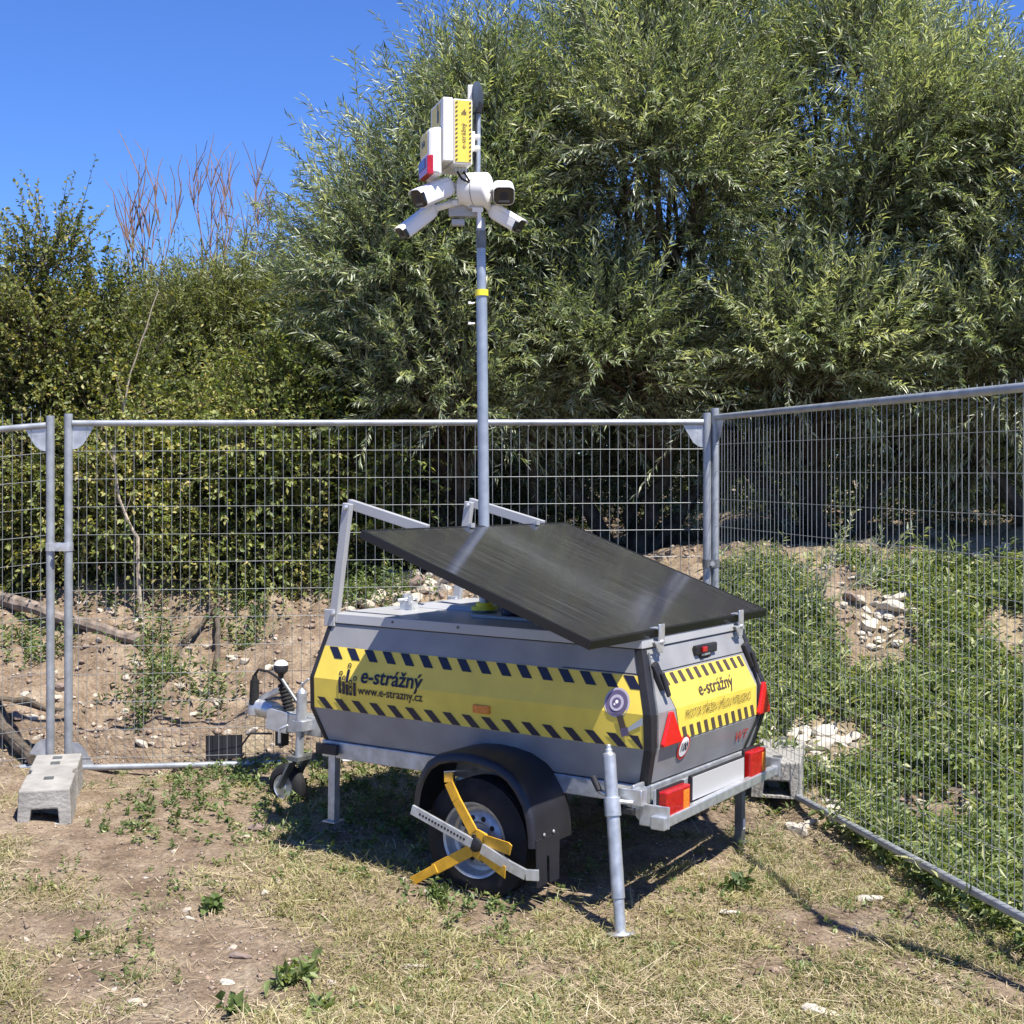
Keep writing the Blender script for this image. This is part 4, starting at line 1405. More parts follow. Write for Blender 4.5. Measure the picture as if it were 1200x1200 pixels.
# siren on the cabinet door: white housing, blue-grey face strip and red lower lens
sy0, sy1 = .035, .215
def sir(d0, d1, s0, s1, f0, f1, tp=.012):
    return [q(d0 + tp, s0, zc(f0) + tp), q(d0, s1, zc(f0)), q(d1, s1, zc(f0)), q(d1 - tp, s0, zc(f0) + tp), q(d0 + tp, s0, zc(f1) - tp), q(d0, s1, zc(f1)), q(d1, s1, zc(f1)), q(d1 - tp, s0, zc(f1) - tp)]
sr = wpart(MB().hexa(sir(.005, .205, -.062, -.002, -.20, .56)), 'siren', M['white'], TR, .014)
wpart(MB().hexa(sir(.012, .198, -.068, -.040, -.185, .12, .004)), 'siren_lens', M['red'], sr, .003)
wpart(MB().hexa(sir(.060, .19, -.071, -.0685, -.06, .085, .002)), 'siren_panel', M['blue'], sr)
wpart(MB().hexa(sir(.045, .18, -.0645, -.062, .16, .48, .001)), 'siren_sticker', M['yellow'], sr)
dp = MB()
for k in range(4):
    d_ = .08 + k * .018
    dp.add([q(d_, -.066, zc(.28)), q(d_ + .008, -.066, zc(.28)), q(d_ + .008, -.066, zc(.36 + .03 * (k % 2))), q(d_, -.066, zc(.36 + .03 * (k % 2)))], [(0, 1, 2, 3)])
dp.v = [tuple(T_INV @ Vector(p)) for p in dp.v]
dp.build('siren_print', M['navy'], sr, fix=False)

# drum-shaped junction box carrying the cameras
dc = at(557, 222, MY - .02)
dax = Vector((1, -.32, -.03)).normalized()
dr = wpart(MB().lathe(dc - dax * .075, dax, [(0, .045), (.004, .062), (.012, .070), (.030, .0700), (.031, .0765), (.072, .0765), (.0725, .0725), (.0755, .0725), (.076, .0765), (.128, .0765), (.136, .074), (.142, .066), (.144, .04)], 36), 'junction_drum', M['white'])
wpart(MB().lathe(dc - dax * .075, dax, [(.0726, .0752), (.0754, .0752)], 36), 'seam', M['darksteel'], dr)
wpart(MB().box(at(545, 250, MY + .03), (.15, .05, .035)).box(at(540, 243, MY + .04), (.11, .07, .07)).box(at(537, 261, MY + .03), (.06, .04, .03)).box(at(557, 243, MY - .0), (.07, .06, .02)), 'mounting_plate', M['lid'], dr, .004)
for q_, z_ in ((at(533, 238, MY - .02), .022), (at(535, 228, MY - .02), .01), (at(549, 240, MY - .03), .012)):
    wpart(MB().box(q_, (z_, .012, z_)), 'bracket_bolt', M['white'], dr)

def bullet(pb_, pf_, w, h, arm_from, roll=0):
    b, f = Vector(pb_), Vector(pf_)
    d = (f - b).normalized()
    s = d.cross(Vector((0, 0, 1))).normalized()
    u = s.cross(d)
    if roll:
        qq = Quaternion(d, R(roll))
        s, u = qq @ s, qq @ u
    def ring(p, kw, kh, n=5):
        out = []
        for (sx, sz, a0) in ((1, 1, 0), (-1, 1, 90), (-1, -1, 180), (1, -1, 270)):
            cr = .3 * min(w * kw, h * kh)
            for i in range(n):
                a = R(a0 + 90 * i / (n - 1))
                out.append(p + s * (sx * (w * kw / 2 - cr) + math.cos(a) * cr) + u * (sz * (h * kh / 2 - cr) + math.sin(a) * cr))
        return out
    def loft(rings, m, name, parent):
        n = len(rings[0])
        vs = [p for r in rings for p in r]
        fs = [(i * n + k, i * n + (k + 1) % n, (i + 1) * n + (k + 1) % n, (i + 1) * n + k) for i in range(len(rings) - 1) for k in range(n)]
        fs += [tuple(reversed(range(n))), tuple((len(rings) - 1) * n + k for k in range(n))]
        return wpart(MB().add(vs, fs, False), name, m, parent)
    c = loft([ring(b, .7, .7), ring(b + d * .008, .9, .9), ring(b + d * .03, 1, 1), ring(f, 1, 1), ring(f + d * .001, .93, .93)], M['white'], 'surveillance_camera', TR)
    loft([ring(f - d * .004, .985, .93), ring(f + d * .010, .95, .90), ring(f + d * .013, .86, .8)], M['lens'], 'camera_face', c)
    # sun hood, slightly longer than the body
    hp = [ring(b + d * .02, 1.04, 1.04), ring(f + d * .022, 1.04, 1.04)]
    n = len(hp[0])
    k0, k1 = 1, n // 2 - 1
    top = [hp[0][k] for k in range(k0, k1)] + [hp[1][k] for k in range(k0, k1)]
    m_ = k1 - k0
    inn = [p - u * .004 for p in top]
    fs = [(k, k + 1, m_ + k + 1, m_ + k) for k in range(m_ - 1)] + [(2 * m_ + k, 3 * m_ + k, 3 * m_ + k + 1, 2 * m_ + k + 1) for k in range(m_ - 1)]
    fs += [(m_ + k, m_ + k + 1, 3 * m_ + k + 1, 3 * m_ + k) for k in range(m_ - 1)] + [(k + 1, k, 2 * m_ + k, 2 * m_ + k + 1) for k in range(m_ - 1)]
    wpart(MB().add(top + inn, fs, False), 'sun_hood', M['white'], c)
    wpart(MB().add([f + d * .0135 + s * a + u * b_ for a, b_ in ((-w * .26, -h * .32), (w * .26, -h * .32), (w * .26, -h * .22), (-w * .26, -h * .22))], [(0, 1, 2, 3)]), 'infrared_strip', M['darksteel'], c)
    wpart(MB().lathe(f + d * .0125, d, [(0, w * .2), (.002, w * .19), (.003, w * .1)], 20), 'lens_ring', M['black'], c)
    wpart(MB().tube([b + d * .004, b - d * .012, Vector(arm_from)], [.018, .017, .016], 12).lathe(b + d * .0, -d, [(0, .028), (.014, .026)], 14), 'camera_arm', M['white'], c)
bullet(at(526, 218, MY - .03), at(492, 232.5, MY - .15), .086, .090, dc - dax * .07)
bullet(at(507, 246, MY + .00), at(473, 272, MY - .10), .068, .068, dc - dax * .06 - Vector((0, 0, .05)))
bullet(at(589, 222, MY + .12), at(590.5, 229.5, MY - .11), .096, .084, dc + dax * .06)
bullet(at(578, 247, MY + .02), at(607, 264, MY - .05), .076, .070, dc + dax * .04 - Vector((0, 0, .06)))

# ------------------------------------------------------------------ wheel clamp
WC = empty('wheel_clamp', T_MAT @ L(.683, -.2, 0), TR.rotation_euler)
tag(WC, 'yellow three armed wheel clamp with a perforated steel bar locked on the trailer wheel', 'wheel clamp')
wc_inv = Matrix.Translation(-L(.683, -.2, 0))
def cpart(mb, name, m, parent=WC, bevel=0.0, label=None):
    mb.v = [tuple(wc_inv @ Vector(p)) for p in mb.v]
    o = mb.build(name, m, parent, bevel)
    if label:
        o['label'] = label
    return o
hubc = (.640, -.232, .215)
hu, hw_ = hubc[0], hubc[2]
def strip(pts, wdt, thick, name, m, label=None):
    mb = MB()
    for a, b in zip(pts[:-1], pts[1:]):
        mb.bar(L(*a), L(*b), thick, wdt, (0, 1, 0)) if False else mb.bar(L(*a), L(*b), wdt, thick, (0, 1, 0))
    return cpart(mb, name, m, bevel=.002, label=label)
cpart(MB().prism([L(hu + a, -.236, hw_ + b) for a, b in ((.052, .02), (.03, .055), (-.01, .058), (-.05, .045), (-.05, -.03), (-.02, -.062), (.03, -.045), (.05, -.02))], (0, .010, 0)), 'hub_plate', M['clamp'], bevel=.002)
cpart(MB().lathe(L(hu - .002, -.236, hw_), (0, -1, 0), [(0, .028), (.012, .027), (.016, .018)], 18).box(L(hu + .004, -.245, hw_ + .03), (.014, .012, .018)), 'lock', M['black'])
strip([(hu + .012, -.234, hw_ + .045), (.735, -.236, .375), (.772, -.238, .440), (.778, -.232, .478)], .042, .009, 'upper_arm', M['clamp'])
cpart(MB().prism([L(.80, -.236, .475), L(.745, -.236, .485), L(.72, -.12, .475), L(.79, -.12, .462)], (0, 0, .006)), 'hook_plate', M['galv'], bevel=.001)
strip([(hu + .02, -.234, hw_ - .025), (.84, -.238, .085)], .046, .010, 'lower_arm', M['clamp'])
strip([(.825, -.240, .094), (.945, -.243, .022)], .036, .012, 'lower_arm_tip', M['clamp'])
pb_ = strip([(hu + .01, -.247, hw_ + .006), (.945, -.250, .313)], .040, .012, 'perforated_bar', M['galv'])
ho = MB()
for i in range(15):
    t = .12 + i * .052
    ho.lathe(L(hu + .01 + (.945 - hu - .01) * t, -.2528 - .003 * t, hw_ + .006 + (.313 - hw_ - .006) * t), (0, -1, 0), [(0, .0055), (.0012, .0055)], 8)
o = cpart(ho, 'bar_hole', M['black'])
strip([(hu - .035, -.247, hw_ - .008), (.47, -.250, .160), (.40, -.246, .138), (.350, -.232, .140)], .042, .012, 'hook_bar', M['steel'])
cpart(MB().prism([L(hu - .04, -.240, hw_ + .045), L(hu - .17, -.262, hw_ + .038), L(hu - .185, -.262, hw_ + .028), L(hu - .172, -.258, hw_ - .012), L(hu - .04, -.238, hw_ + .005)], (0, .005, 0)), 'upper_flap', M['clamp'], bevel=.001)
cpart(MB().prism([L(hu - .03, -.240, hw_ - .02), L(hu - .155, -.258, hw_ - .058), L(hu - .150, -.256, hw_ - .105), L(hu - .02, -.238, hw_ - .055)], (0, .005, 0)), 'lower_flap', M['clamp'], bevel=.001)

# ------------------------------------------------------------------ stones
stone_meshes = []
for k in range(10):
    bm = bmesh.new()
    bmesh.ops.create_icosphere(bm, subdivisions=2, radius=1)
    pl_ = [(unit(rng.normal(size=3)), rng.uniform(.45, .85)) for _ in range(9)]
    for v in bm.verts:
        p = np.array(v.co)
        for n_, d_ in pl_:
            e = p @ n_ - d_
            if e > 0:
                p = p - n_ * e
        p = p * (1 + .10 * rng.normal(size=3) * .4)
        v.co = Vector(p * np.array([1, .8, .62]))
    me = bpy.data.meshes.new('stone')
    bm.to_mesh(me)
    bm.free()
    me.materials.append([M['stone'], M['whitestone'], M['stone'], M['whitestone'], M['greystone']][k % 5])
    stone_meshes.append(me)
def stone(p, s, mi=None):
    o = bpy.data.objects.new('stone', stone_meshes[random.randrange(10) if mi is None else mi])
    col.objects.link(o)
    o.parent = ground
    o.location = p - Vector((0, 0, s * random.uniform(-.06, .08)))
    o.scale = (s * random.uniform(.8, 1.25), s, s * random.uniform(.55, .95))
    o.rotation_euler = (random.uniform(-.5, .5), random.uniform(-.5, .5), random.uniform(0, 6.3))
    return o
def rubble(px0, px1, py0, py1, n, s0, s1, mi=None):
    for _ in range(n):
        p = ground_at(random.uniform(px0, px1), random.uniform(py0, py1))
        stone(p, random.uniform(s0, s1) * random.uniform(.6, 1), random.choice(mi) if mi else None)
W_ = (1, 3, 6, 8)
A_ = (0, 2, 5, 7, 1, 4, 0, 2, 9, 3)
for px, py, s in ((96, 776, .035), (70, 820, .05), (38, 842, .065), (168, 874, .085), (140, 843, .04), (225, 838, .05), (125, 855, .035), (117, 853, .03), (67, 818, .05), (30, 815, .04),
                  (272, 772, .055), (270, 715, .05), (150, 795, .045), (210, 805, .075), (112, 815, .04), (118, 716, .03), (178, 872, .04), (205, 858, .03), (148, 874, .03), (120, 950, .035), (345, 700, .05), (235, 812, .05)):
    stone(ground_at(px, py), s * .85, random.choice(A_))
rubble(400, 610, 668, 716, 60, .06, .15, A_)
rubble(470, 520, 660, 690, 6, .12, .16, W_)
rubble(900, 1000, 852, 890, 26, .04, .10, W_)
rubble(945, 985, 880, 915, 8, .05, .10, W_)
rubble(985, 1085, 705, 765, 30, .03, .085, W_)
rubble(1030, 1060, 690, 712, 5, .08, .13, W_)
rubble(960, 1040, 665, 705, 8, .04, .10, A_)
rubble(1030, 1160, 925, 1000, 26, .03, .07, A_)
rubble(930, 990, 940, 975, 8, .04, .08, W_)
rubble(1100, 1195, 635, 665, 8, .05, .12, A_)
rubble(0, 380, 705, 885, 80, .018, .06, A_)
rubble(0, 600, 935, 1190, 34, .012, .034, A_)
rubble(700, 1150, 1000, 1190, 14, .012, .035, A_)

# larger stones that stand out in the clearing
def rock(label, px, py, sx, sy, sz, rot, m):
    o = bpy.data.objects.new('rock', stone_meshes[1].copy())
    o.data.materials.clear()
    o.data.materials.append(m)
    col.objects.link(o)
    p = ground_at(px, py)
    o.location = p + Vector((0, 0, sz * .15))
    o.scale = (sx, sy, sz)
    o.rotation_euler = (0, 0, R(rot))
    tag(o, label, 'stone')
rock('flat white stone on the trampled grass left of the right fence rail', 1018, 1054, .065, .05, .028, 20, M['whitestone'])
rock('pale slab stone lying at the bottom edge right of centre', 965, 1188, .085, .05, .028, -35, M['whitestone'])
rock('small flat pale stone in the grass behind the near support leg', 855, 1070, .045, .03, .018, 0, M['whitestone'])
rock('grey brown stone in the dry grass left of centre', 282, 1122, .048, .03, .024, -10, M['greystone'])
rock('pale stone half buried in the dry grass below the wheel clamp', 488, 1133, .07, .03, .014, 5, M['stone'])
rock('brown stone lying in the shade by the jockey wheel', 312, 972, .10, .06, .04, -8, M['greystone'])
rock('whitish stone by the foot of the left fence posts', 330, 1034, .035, .025, .02, 40, M['stone'])

# gravel too small to pick apart
def gravel():
    N = 6500
    y = 2.9 / (1 - rng.random(N) * (1 - 2.9 / 11.2))
    x = (rng.random(N) * 1300 - 50 - 600) / F_PX * y
    keep = rng.random(N) < (1 - .75 * bare(x, y)) + .1
    x, y = x[keep], y[keep]
    N = len(x)
    z = terrain(x, y)
    s = rng.uniform(.004, .016, N) * np.where(y > 7.6, 1.35, .62)
    octv = np.array([(1, 0, 0), (0, 1, 0), (-1, 0, 0), (0, -1, 0), (0, 0, .7), (0, 0, -.6)], float)
    of = np.array([(0, 1, 4), (1, 2, 4), (2, 3, 4), (3, 0, 4), (1, 0, 5), (2, 1, 5), (3, 2, 5), (0, 3, 5)])
    v = octv[None] * (1 + .35 * rng.normal(size=(N, 6, 3))) * s[:, None, None]
    a = rng.random(N) * 6.28
    ca, sa = np.cos(a)[:, None], np.sin(a)[:, None]
    v = np.stack([v[..., 0] * ca - v[..., 1] * sa, v[..., 0] * sa + v[..., 1] * ca, v[..., 2]], -1) + np.stack([x, y, z + s * .2], -1)[:, None]
    f = (np.arange(N)[:, None, None] * 6 + of[None]).reshape(-1, 3)
    o = np_mesh('gravel', v.reshape(-1, 3), f, M['stone'])
    o.data.materials[0] = M['gravel']
    tag(o, 'fine pale gravel scattered over the bare earth', 'gravel', kind='stuff')
gravel()

# ------------------------------------------------------------------ logs and sticks
def log(name, label, px, r, cat, m, wob=.01):
    P = [ground_at(x, y) + Vector((0, 0, lift)) for x, y, lift in px]
    fine = []
    for a, b in zip(P[:-1], P[1:]):
        for k in range(4):
            fine.append(a.lerp(b, k / 4) + Vector((random.uniform(-1, 1), random.uniform(-1, 1), random.uniform(-1, 1))) * wob)
    fine.append(P[-1])
    n = len(fine)
    rs = [r * (1 - .45 * i / (n - 1)) * random.uniform(.9, 1.1) for i in range(n)]
    o = MB().tube(fine, rs, 9).build(name, m, fix=False)
    tag(o, label, cat)
log('fallen_log', 'long fallen branch lying across the bank behind the left posts', [(-60, 696, .09), (20, 722, .09), (75, 740, .08), (165, 760, .05)], .062, 'log', M['log'])
log('dead_branch', 'thin dark branch on the bank left of the silver fence posts', [(-20, 823, .03), (30, 828, .03), (65, 838, .03), (100, 838, .02)], .020, 'branch', M['bark'])
log('fallen_pole', 'thick dark log leaning down to the ground in the left corner', [(-15, 836, .12), (5, 868, .06), (38, 900, .04)], .055, 'log', M['bark'])
log('root', 'gnarled root arching out of the bank below the shrub', [(215, 760, .02), (238, 740, .05), (250, 722, .06), (243, 712, .03)], .018, 'root', M['bark'])
log('root', 'dark root hanging down the bank beside the white stone', [(246, 715, .05), (256, 740, .06), (255, 780, .05), (250, 800, .02)], .022, 'root', M['bark'])

# ------------------------------------------------------------------ weeds, grass, straw
def weeds(x, y, n_leaf, h, leaf, name, label, m, tint=.5, parent=None):
    N = len(x)
    z = terrain(x, y)
    o = np.stack([x, y, z], -1)
    d = unit(rng.normal(size=(N, 3)) * np.array([.45, .45, .15]) + np.array([0, 0, 1.0]))
    hh = h * rng.uniform(.5, 1.3, N)
    b, ld, mid, end = shoots(o, d, hh, n_leaf, .1, 1.6, .05)
    pt = rng.normal(size=N) * .13
    t = np.clip(tint + np.repeat(pt, n_leaf) + rng.normal(size=N * n_leaf) * .15, 0, 1)
    s = rng.uniform(.55, 1.25, N * n_leaf)
    v, f, t = leaf_arrays(b, ld, leaf[0] * s, leaf[1] * s, t, bend=.4)
    ob = np_mesh(name, v, f, m, parent, attrs={'tint': ('FACE', t)})
    if label:
        tag(ob, label, 'weeds', kind='stuff')
    return ob

def right_mask(x, y):
    dR = (x - FB[0]) * .975 + (y - FB[1]) * .223
    g = 1.08 + 0.9 * vnoise(x, y, .8) + .6 * vnoise(x, y, .3)
    g = g - 2 * (dR < .06) - 2.5 * sstep((y - 9.5) / .5) - 2 * sstep((1.45 - x) / .25) * (y > 8.3)
    for px, py, rx, ry in ((1030, 735, 60, 20), (955, 878, 60, 16), (1100, 965, 70, 26), (1150, 650, 60, 18), (900, 655, 60, 18), (1190, 750, 35, 30), (985, 690, 45, 22), (955, 950, 35, 22), (1010, 780, 60, 14)):
        c = ground_at(px, py)
        k = c.y / F_PX
        g = g - 1.6 * np.exp(-(((x - c.x) / (rx * k)) ** 2 + ((y - c.y) / (ry * k * 3.2)) ** 2))
    return g
N = 30000
y = rng.uniform(4.4, 10.4, N)
x = rng.uniform(.9, 5.2, N)
k = (rng.random(N) < right_mask(x, y)) & (np.abs(x / y) < .46)
weeds(x[k], y[k], 9, .13, (.050, .024), 'weeds', 'dense low green weeds covering the slope behind the right fence panel', M['weed'], .68)
k2 = (rng.random(N) < right_mask(x, y) * .9 - .25) & (np.abs(x / y) < .46) & (rng.random(N) < .45)
weeds(x[k2], y[k2], 12, .24, (.075, .009), 'tall_weeds', 'taller feathery narrow leaved weeds among the low weeds on the right slope', M['weed'], .72)
print('right weeds', k.sum())

def clumps(specs, n_leaf, h, leaf, name, label, m, tint=.5):
    X, Yy = [], []
    for px, py, r, n in specs:
        c = ground_at(px, py)
        X.append(c.x + rng.normal(size=n) * r)
        Yy.append(c.y + rng.normal(size=n) * r * 1.3)
    return weeds(np.concatenate(X), np.concatenate(Yy), n_leaf, h, leaf, name, label, m, tint)
clumps([(190, 795, .10, 46), (178, 765, .09, 26), (287, 745, .08, 40), (150, 703, .2, 36), (20, 765, .10, 22), (40, 750, .12, 18), (62, 770, .05, 16), (432, 702, .16, 110), (380, 690, .12, 40), (172, 845, .05, 14), (280, 690, .14, 46), (240, 815, .10, 30)],
       10, .20, (.05, .016), 'bank_weeds', 'straggly green weeds growing on the bare earth bank', M['weed'], .45)
clumps([(285, 912, .20, 90), (230, 912, .18, 40), (370, 915, .2, 60), (440, 915, .2, 80), (320, 965, .2, 50), (180, 950, .15, 60), (420, 960, .3, 90), (540, 1062, .12, 36), (500, 1000, .3, 40), (650, 960, .5, 60), (870, 920, .12, 40), (920, 925, .10, 40)],
       9, .06, (.030, .013), 'shade_weeds', 'low green weeds under the trailer and its drawbar', M['weed'], .42)
clumps([(60, 1030, .10, 15), (200, 1060, .12, 15), (300, 970, .2, 24), (180, 975, .12, 18), (830, 1060, .12, 24), (770, 1120, .10, 15), (930, 1140, .12, 18), (600, 1110, .15, 18), (480, 1150, .12, 12), (1010, 1075, .12, 12), (1100, 1080, .1, 24), (1140, 1100, .1, 24), (1060, 1050, .08, 18), (400, 1170, .1, 9), (130, 1130, .12, 14), (700, 1170, .15, 14), (250, 1010, .15, 14), (1170, 1130, .15, 12)],
       8, .04, (.022, .011), 'ground_weeds', 'small green weeds scattered through the dry grass', M['weed'], .62)

# single leafy plants one can point at
def plant(label, px, py, n_st, n_leaf, h, leaf, m=M['weed'], tint=.6, lean=.5):
    c = ground_at(px, py)
    t = empty('leafy_plant', c)
    tag(t, label, 'plant')
    o = np.zeros((n_st, 3)) + rng.normal(size=(n_st, 3)) * np.array([.02, .02, 0])
    d = unit(rng.normal(size=(n_st, 3)) * np.array([lean, lean, .1]) + np.array([0, 0, 1.0]))
    b, ld, mid, end = shoots(o, d, h * rng.uniform(.6, 1.2, n_st), n_leaf, .25, 1.3, .1)
    s = rng.uniform(.6, 1.2, len(b))
    v, f, ti = leaf_arrays(b, ld, leaf[0] * s, leaf[1] * s, np.clip(tint + rng.normal(size=len(b)) * .12, 0, 1), bend=.4)
    np_mesh('leaves', v, f, m, t, attrs={'tint': ('FACE', ti)})
    v, f = ribbon_arrays(o - np.array([0, 0, .02]), mid, end, .003)
    np_mesh('stems', v, f, m, t)
plant('bright green leafy tuft at the bottom left of the dry grass', 348, 1152, 14, 7, .10, (.055, .022), tint=.72)
plant('broad leaved green plant low at the very bottom left of centre', 283, 1186, 6, 3, .05, (.055, .042), tint=.55)
plant('flat rosette of blue green leaves in the dry grass left of centre', 245, 1068, 9, 4, .06, (.055, .035), tint=.45)
plant('broad green leaves at the bottom edge left of centre', 378, 1188, 6, 3, .06, (.06, .04), tint=.6)
plant('single bluish green leaf plant in the brown patch on the left', 97, 1105, 4, 3, .04, (.05, .035), tint=.35)
plant('low green plant beside the wheel clamp arm tip', 515, 1057, 9, 6, .07, (.035, .015), tint=.45)
plant('dark leafy plant in the grass behind the near support leg', 862, 1045, 10, 6, .08, (.05, .03), tint=.3)
plant('leafy green plant under the bottom rail of the right fence', 1045, 1010, 14, 6, .12, (.06, .035), tint=.45)
plant('tall green weed growing through the right fence mesh near the bottom', 1150, 1070, 16, 7, .20, (.07, .04), tint=.5)

def sapling(label, px, py, tips, Y):
    c = ground_at(px, py)
    t = empty('willow_sapling', c)
    tag(t, label, 'sapling', 'young willows behind the right fence')
    o, d, Ls = [], [], []
    for tx, ty in tips:
        e = at(tx, ty, c.y) - c
        o.append((0, 0, 0)); d.append(e.normalized()); Ls.append(e.length)
    o, d, Ls = np.array(o, float), np.array(d), np.array(Ls)
    b, ld, mid, end = shoots(o, d, Ls, 46, .06, .8, .1)
    s = rng.uniform(.6, 1.15, len(b))
    v, f, ti = leaf_arrays(b, ld, .062 * s, .012 * s, np.clip(.7 + rng.normal(size=len(b)) * .15, 0, 1))
    np_mesh('leaves', v, f, M['willow'], t, attrs={'tint': ('FACE', ti)})
    v, f = ribbon_arrays(o - np.array([0, 0, .05]), mid, end, .007)
    np_mesh('stems', v, f, M['grass'].copy() if False else M['palebark'], t, smooth=True)
sapling('young willow shoots springing up behind the right fence left of the stone heap', 955, 720, [(1002, 590), (965, 640), (985, 612), (940, 660), (1030, 660), (925, 690)], 8)
sapling('small young willow with arching stems before the dark hollow on the right', 1000, 690, [(1070, 610), (1050, 640), (1035, 615), (1085, 650)], 8)

# dry straw lying about and standing blades
def blades(N, name, label, m, ln, wd, flat, mask, ymax=7.9, tint=.5):
    y = 2.75 / (1 - rng.random(N) * (1 - 2.75 / ymax))
    x = (rng.random(N) * 1400 - 100 - 600) / F_PX * y
    keep = rng.random(N) < mask(x, y)
    x, y = x[keep], y[keep]
    N = len(x)
    z = terrain(x, y)
    b = np.stack([x, y, z + rng.uniform(0, .012, N)], -1)
    d = unit(np.concatenate([rng.normal(size=(N, 2)), np.abs(rng.normal(size=(N, 1))) * flat + .03], 1))
    l = ln * rng.uniform(.35, 1.5, N)
    s = unit(np.cross(d, np.array([0, 0, 1.0]) + rng.normal(size=(N, 3)) * .3))
    w = wd * rng.uniform(.6, 1.4, N)
    curl = rng.normal(size=(N, 3)) * .22 * l[:, None]
    curl[:, 2] = np.abs(curl[:, 2]) * .25
    mid = b + d * (l * .5)[:, None] + curl * .5
    end = b + d * l[:, None] + curl - np.array([0, 0, 1.0]) * (l * flat * .25)[:, None]
    v = np.stack([b - s * w[:, None] * .5, b + s * w[:, None] * .5, mid - s * w[:, None] * .45, mid + s * w[:, None] * .45, end], 1).reshape(-1, 3)
    k = np.arange(N)[:, None] * 5
    f = np.concatenate([k + np.array([[0, 1, 3]]), k + np.array([[0, 3, 2]]), k + np.array([[2, 3, 4]])], 1).reshape(-1, 3)
    t = np.clip(tint + .35 * vnoise(x, y, .4) + rng.normal(size=N) * .2, 0, 1)
    o = np_mesh(name, v, f, m, attrs={'tint': ('FACE', np.repeat(t, 3))})
    tag(o, label, 'grass', kind='stuff')
    return N
def inside(x, y):
    dR = (x - FB[0]) * .975 + (y - FB[1]) * .223
    yf = FA[1] + 0.0716 * (x - FA[0])
    return (dR < .25) & (y < yf + .3)
nA = blades(230000, 'dry_grass', 'pale cut straw lying over the trampled clearing', M['straw'], .052, .0023, .22, lambda x, y: (bare(x, y) ** 1.3 * .95 + .04) * inside(x, y), tint=.5)
nB = blades(60000, 'grass', 'short yellowish green grass growing in the clearing', M['grass'], .045, .0036, .9, lambda x, y: np.clip(bare(x, y) * 1.1 - .1 + 1.4 * vnoise(x, y, .5), 0, 1) * inside(x, y), tint=.45)
nC = blades(6000, 'long_straw', 'long dry stalks lying on top of the cut grass', M['straw'], .17, .0022, .10, lambda x, y: (bare(x, y) * .45 + .03) * inside(x, y), tint=.75)
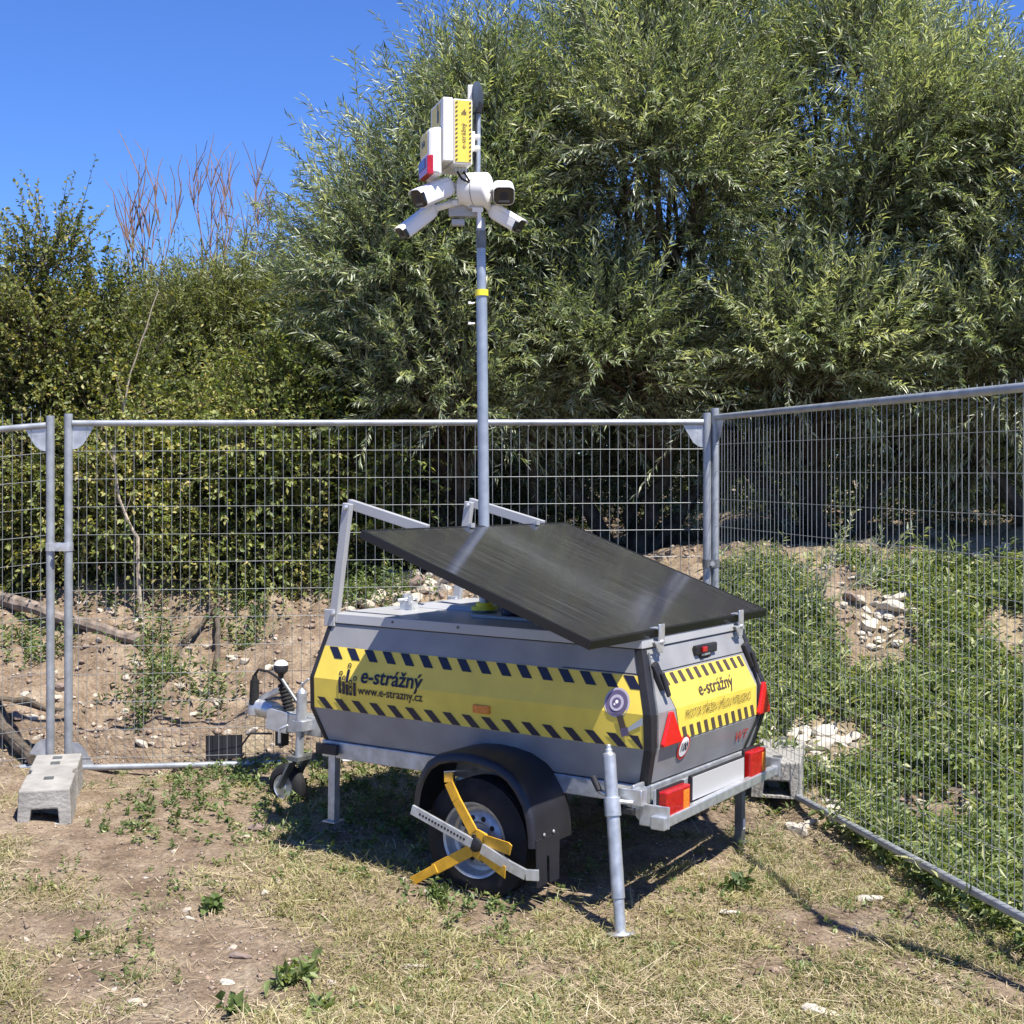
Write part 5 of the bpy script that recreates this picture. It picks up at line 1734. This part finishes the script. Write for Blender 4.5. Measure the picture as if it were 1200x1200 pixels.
def tufts(n, per, name, label, m, tint, mask, ln=.05):
    y = 2.75 / (1 - rng.random(n) * (1 - 2.75 / 7.7))
    x = (rng.random(n) * 1400 - 100 - 600) / F_PX * y
    k = rng.random(n) < mask(x, y)
    x, y = x[k], y[k]
    n = len(x)
    rad = rng.uniform(.012, .05, n)
    T = np.repeat(np.clip(tint + rng.normal(size=n) * .22 + .5 * vnoise(x, y, .5), 0, 1), per)
    lt = np.repeat(ln * rng.uniform(.6, 1.5, n), per)
    ox = rng.normal(size=(n, per)) * rad[:, None]
    oy = rng.normal(size=(n, per)) * rad[:, None]
    X, Y_ = (x[:, None] + ox).ravel(), (y[:, None] + oy).ravel()
    N = len(X)
    b = np.stack([X, Y_, terrain(X, Y_) - .004], -1)
    d = unit(np.stack([ox.ravel() / np.repeat(rad, per) * .5 + rng.normal(size=N) * .5, oy.ravel() / np.repeat(rad, per) * .5 + rng.normal(size=N) * .5, np.full(N, .75)], -1))
    l = lt * rng.uniform(.5, 1.3, N)
    sd = unit(np.cross(d, np.array([0, 0, 1.0]) + rng.normal(size=(N, 3)) * .3))
    w = .0034 * rng.uniform(.6, 1.5, N)[:, None]
    fall = unit(np.stack([d[:, 0], d[:, 1], -.3 * np.ones(N)], -1))
    mid = b + d * (l * .6)[:, None]
    end = mid + (d * .5 + fall * .7) * (l * .45)[:, None]
    v = np.stack([b - sd * w * .5, b + sd * w * .5, mid - sd * w * .5, mid + sd * w * .5, end], 1).reshape(-1, 3)
    kk = np.arange(N)[:, None] * 5
    f = np.concatenate([kk + np.array([[0, 1, 3]]), kk + np.array([[0, 3, 2]]), kk + np.array([[2, 3, 4]])], 1).reshape(-1, 3)
    t = np.clip(T + rng.normal(size=N) * .12, 0, 1)
    o = np_mesh(name, v, f, m, attrs={'tint': ('FACE', np.repeat(t, 3))})
    tag(o, label, 'grass', kind='stuff')
    return N
nE = tufts(9500, 20, 'grass_tufts', 'short rooted tufts of yellowing grass in the clearing', M['grass'], .5, lambda x, y: np.clip(bare(x, y) * 1.2 - .15, 0, 1) * inside(x, y), .042)
nF = tufts(1900, 26, 'green_grass_tufts', 'greener tufts of grass scattered in the clearing', M['weed'], .68, lambda x, y: np.clip(bare(x, y) + 1.2 * vnoise(x + 9, y, .45) - .25, 0, 1) * inside(x, y), .05)
def clods():
    N = 13000
    y = 2.9 / (1 - rng.random(N) * (1 - 2.9 / 11))
    x = (rng.random(N) * 1300 - 50 - 600) / F_PX * y
    yf = FA[1] + 0.0716 * (x - FA[0])
    pr = np.where(y > yf, .75, .30 * (1 - bare(x, y)) + .03)
    k = rng.random(N) < pr
    x, y = x[k], y[k]
    N = len(x)
    sz = rng.uniform(.006, .024, N) * np.where(y > 7.6, 1.25, .6)
    octv = np.array([(1, 0, 0), (0, 1, 0), (-1, 0, 0), (0, -1, 0), (0, 0, .6), (0, 0, -.6)], float)
    of = np.array([(0, 1, 4), (1, 2, 4), (2, 3, 4), (3, 0, 4), (1, 0, 5), (2, 1, 5), (3, 2, 5), (0, 3, 5)])
    v = octv[None] * (1 + .4 * rng.normal(size=(N, 6, 3))) * sz[:, None, None] + np.stack([x, y, terrain(x, y) + sz * .15], -1)[:, None]
    f = (np.arange(N)[:, None, None] * 6 + of[None]).reshape(-1, 3)
    o = np_mesh('soil_clods', v.reshape(-1, 3), f, M['clod'], smooth=False)
    tag(o, 'loose brown clods of soil on the bare earth', 'soil', kind='stuff')
clods()
nD = blades(16000, 'bank_straw', 'sparse dry stalks on the earth banks', M['straw'], .09, .0034, .3, lambda x, y: .35 * (~inside(x, y)), ymax=10.5, tint=.45)
print('blades', nA, nB, nC, nD)
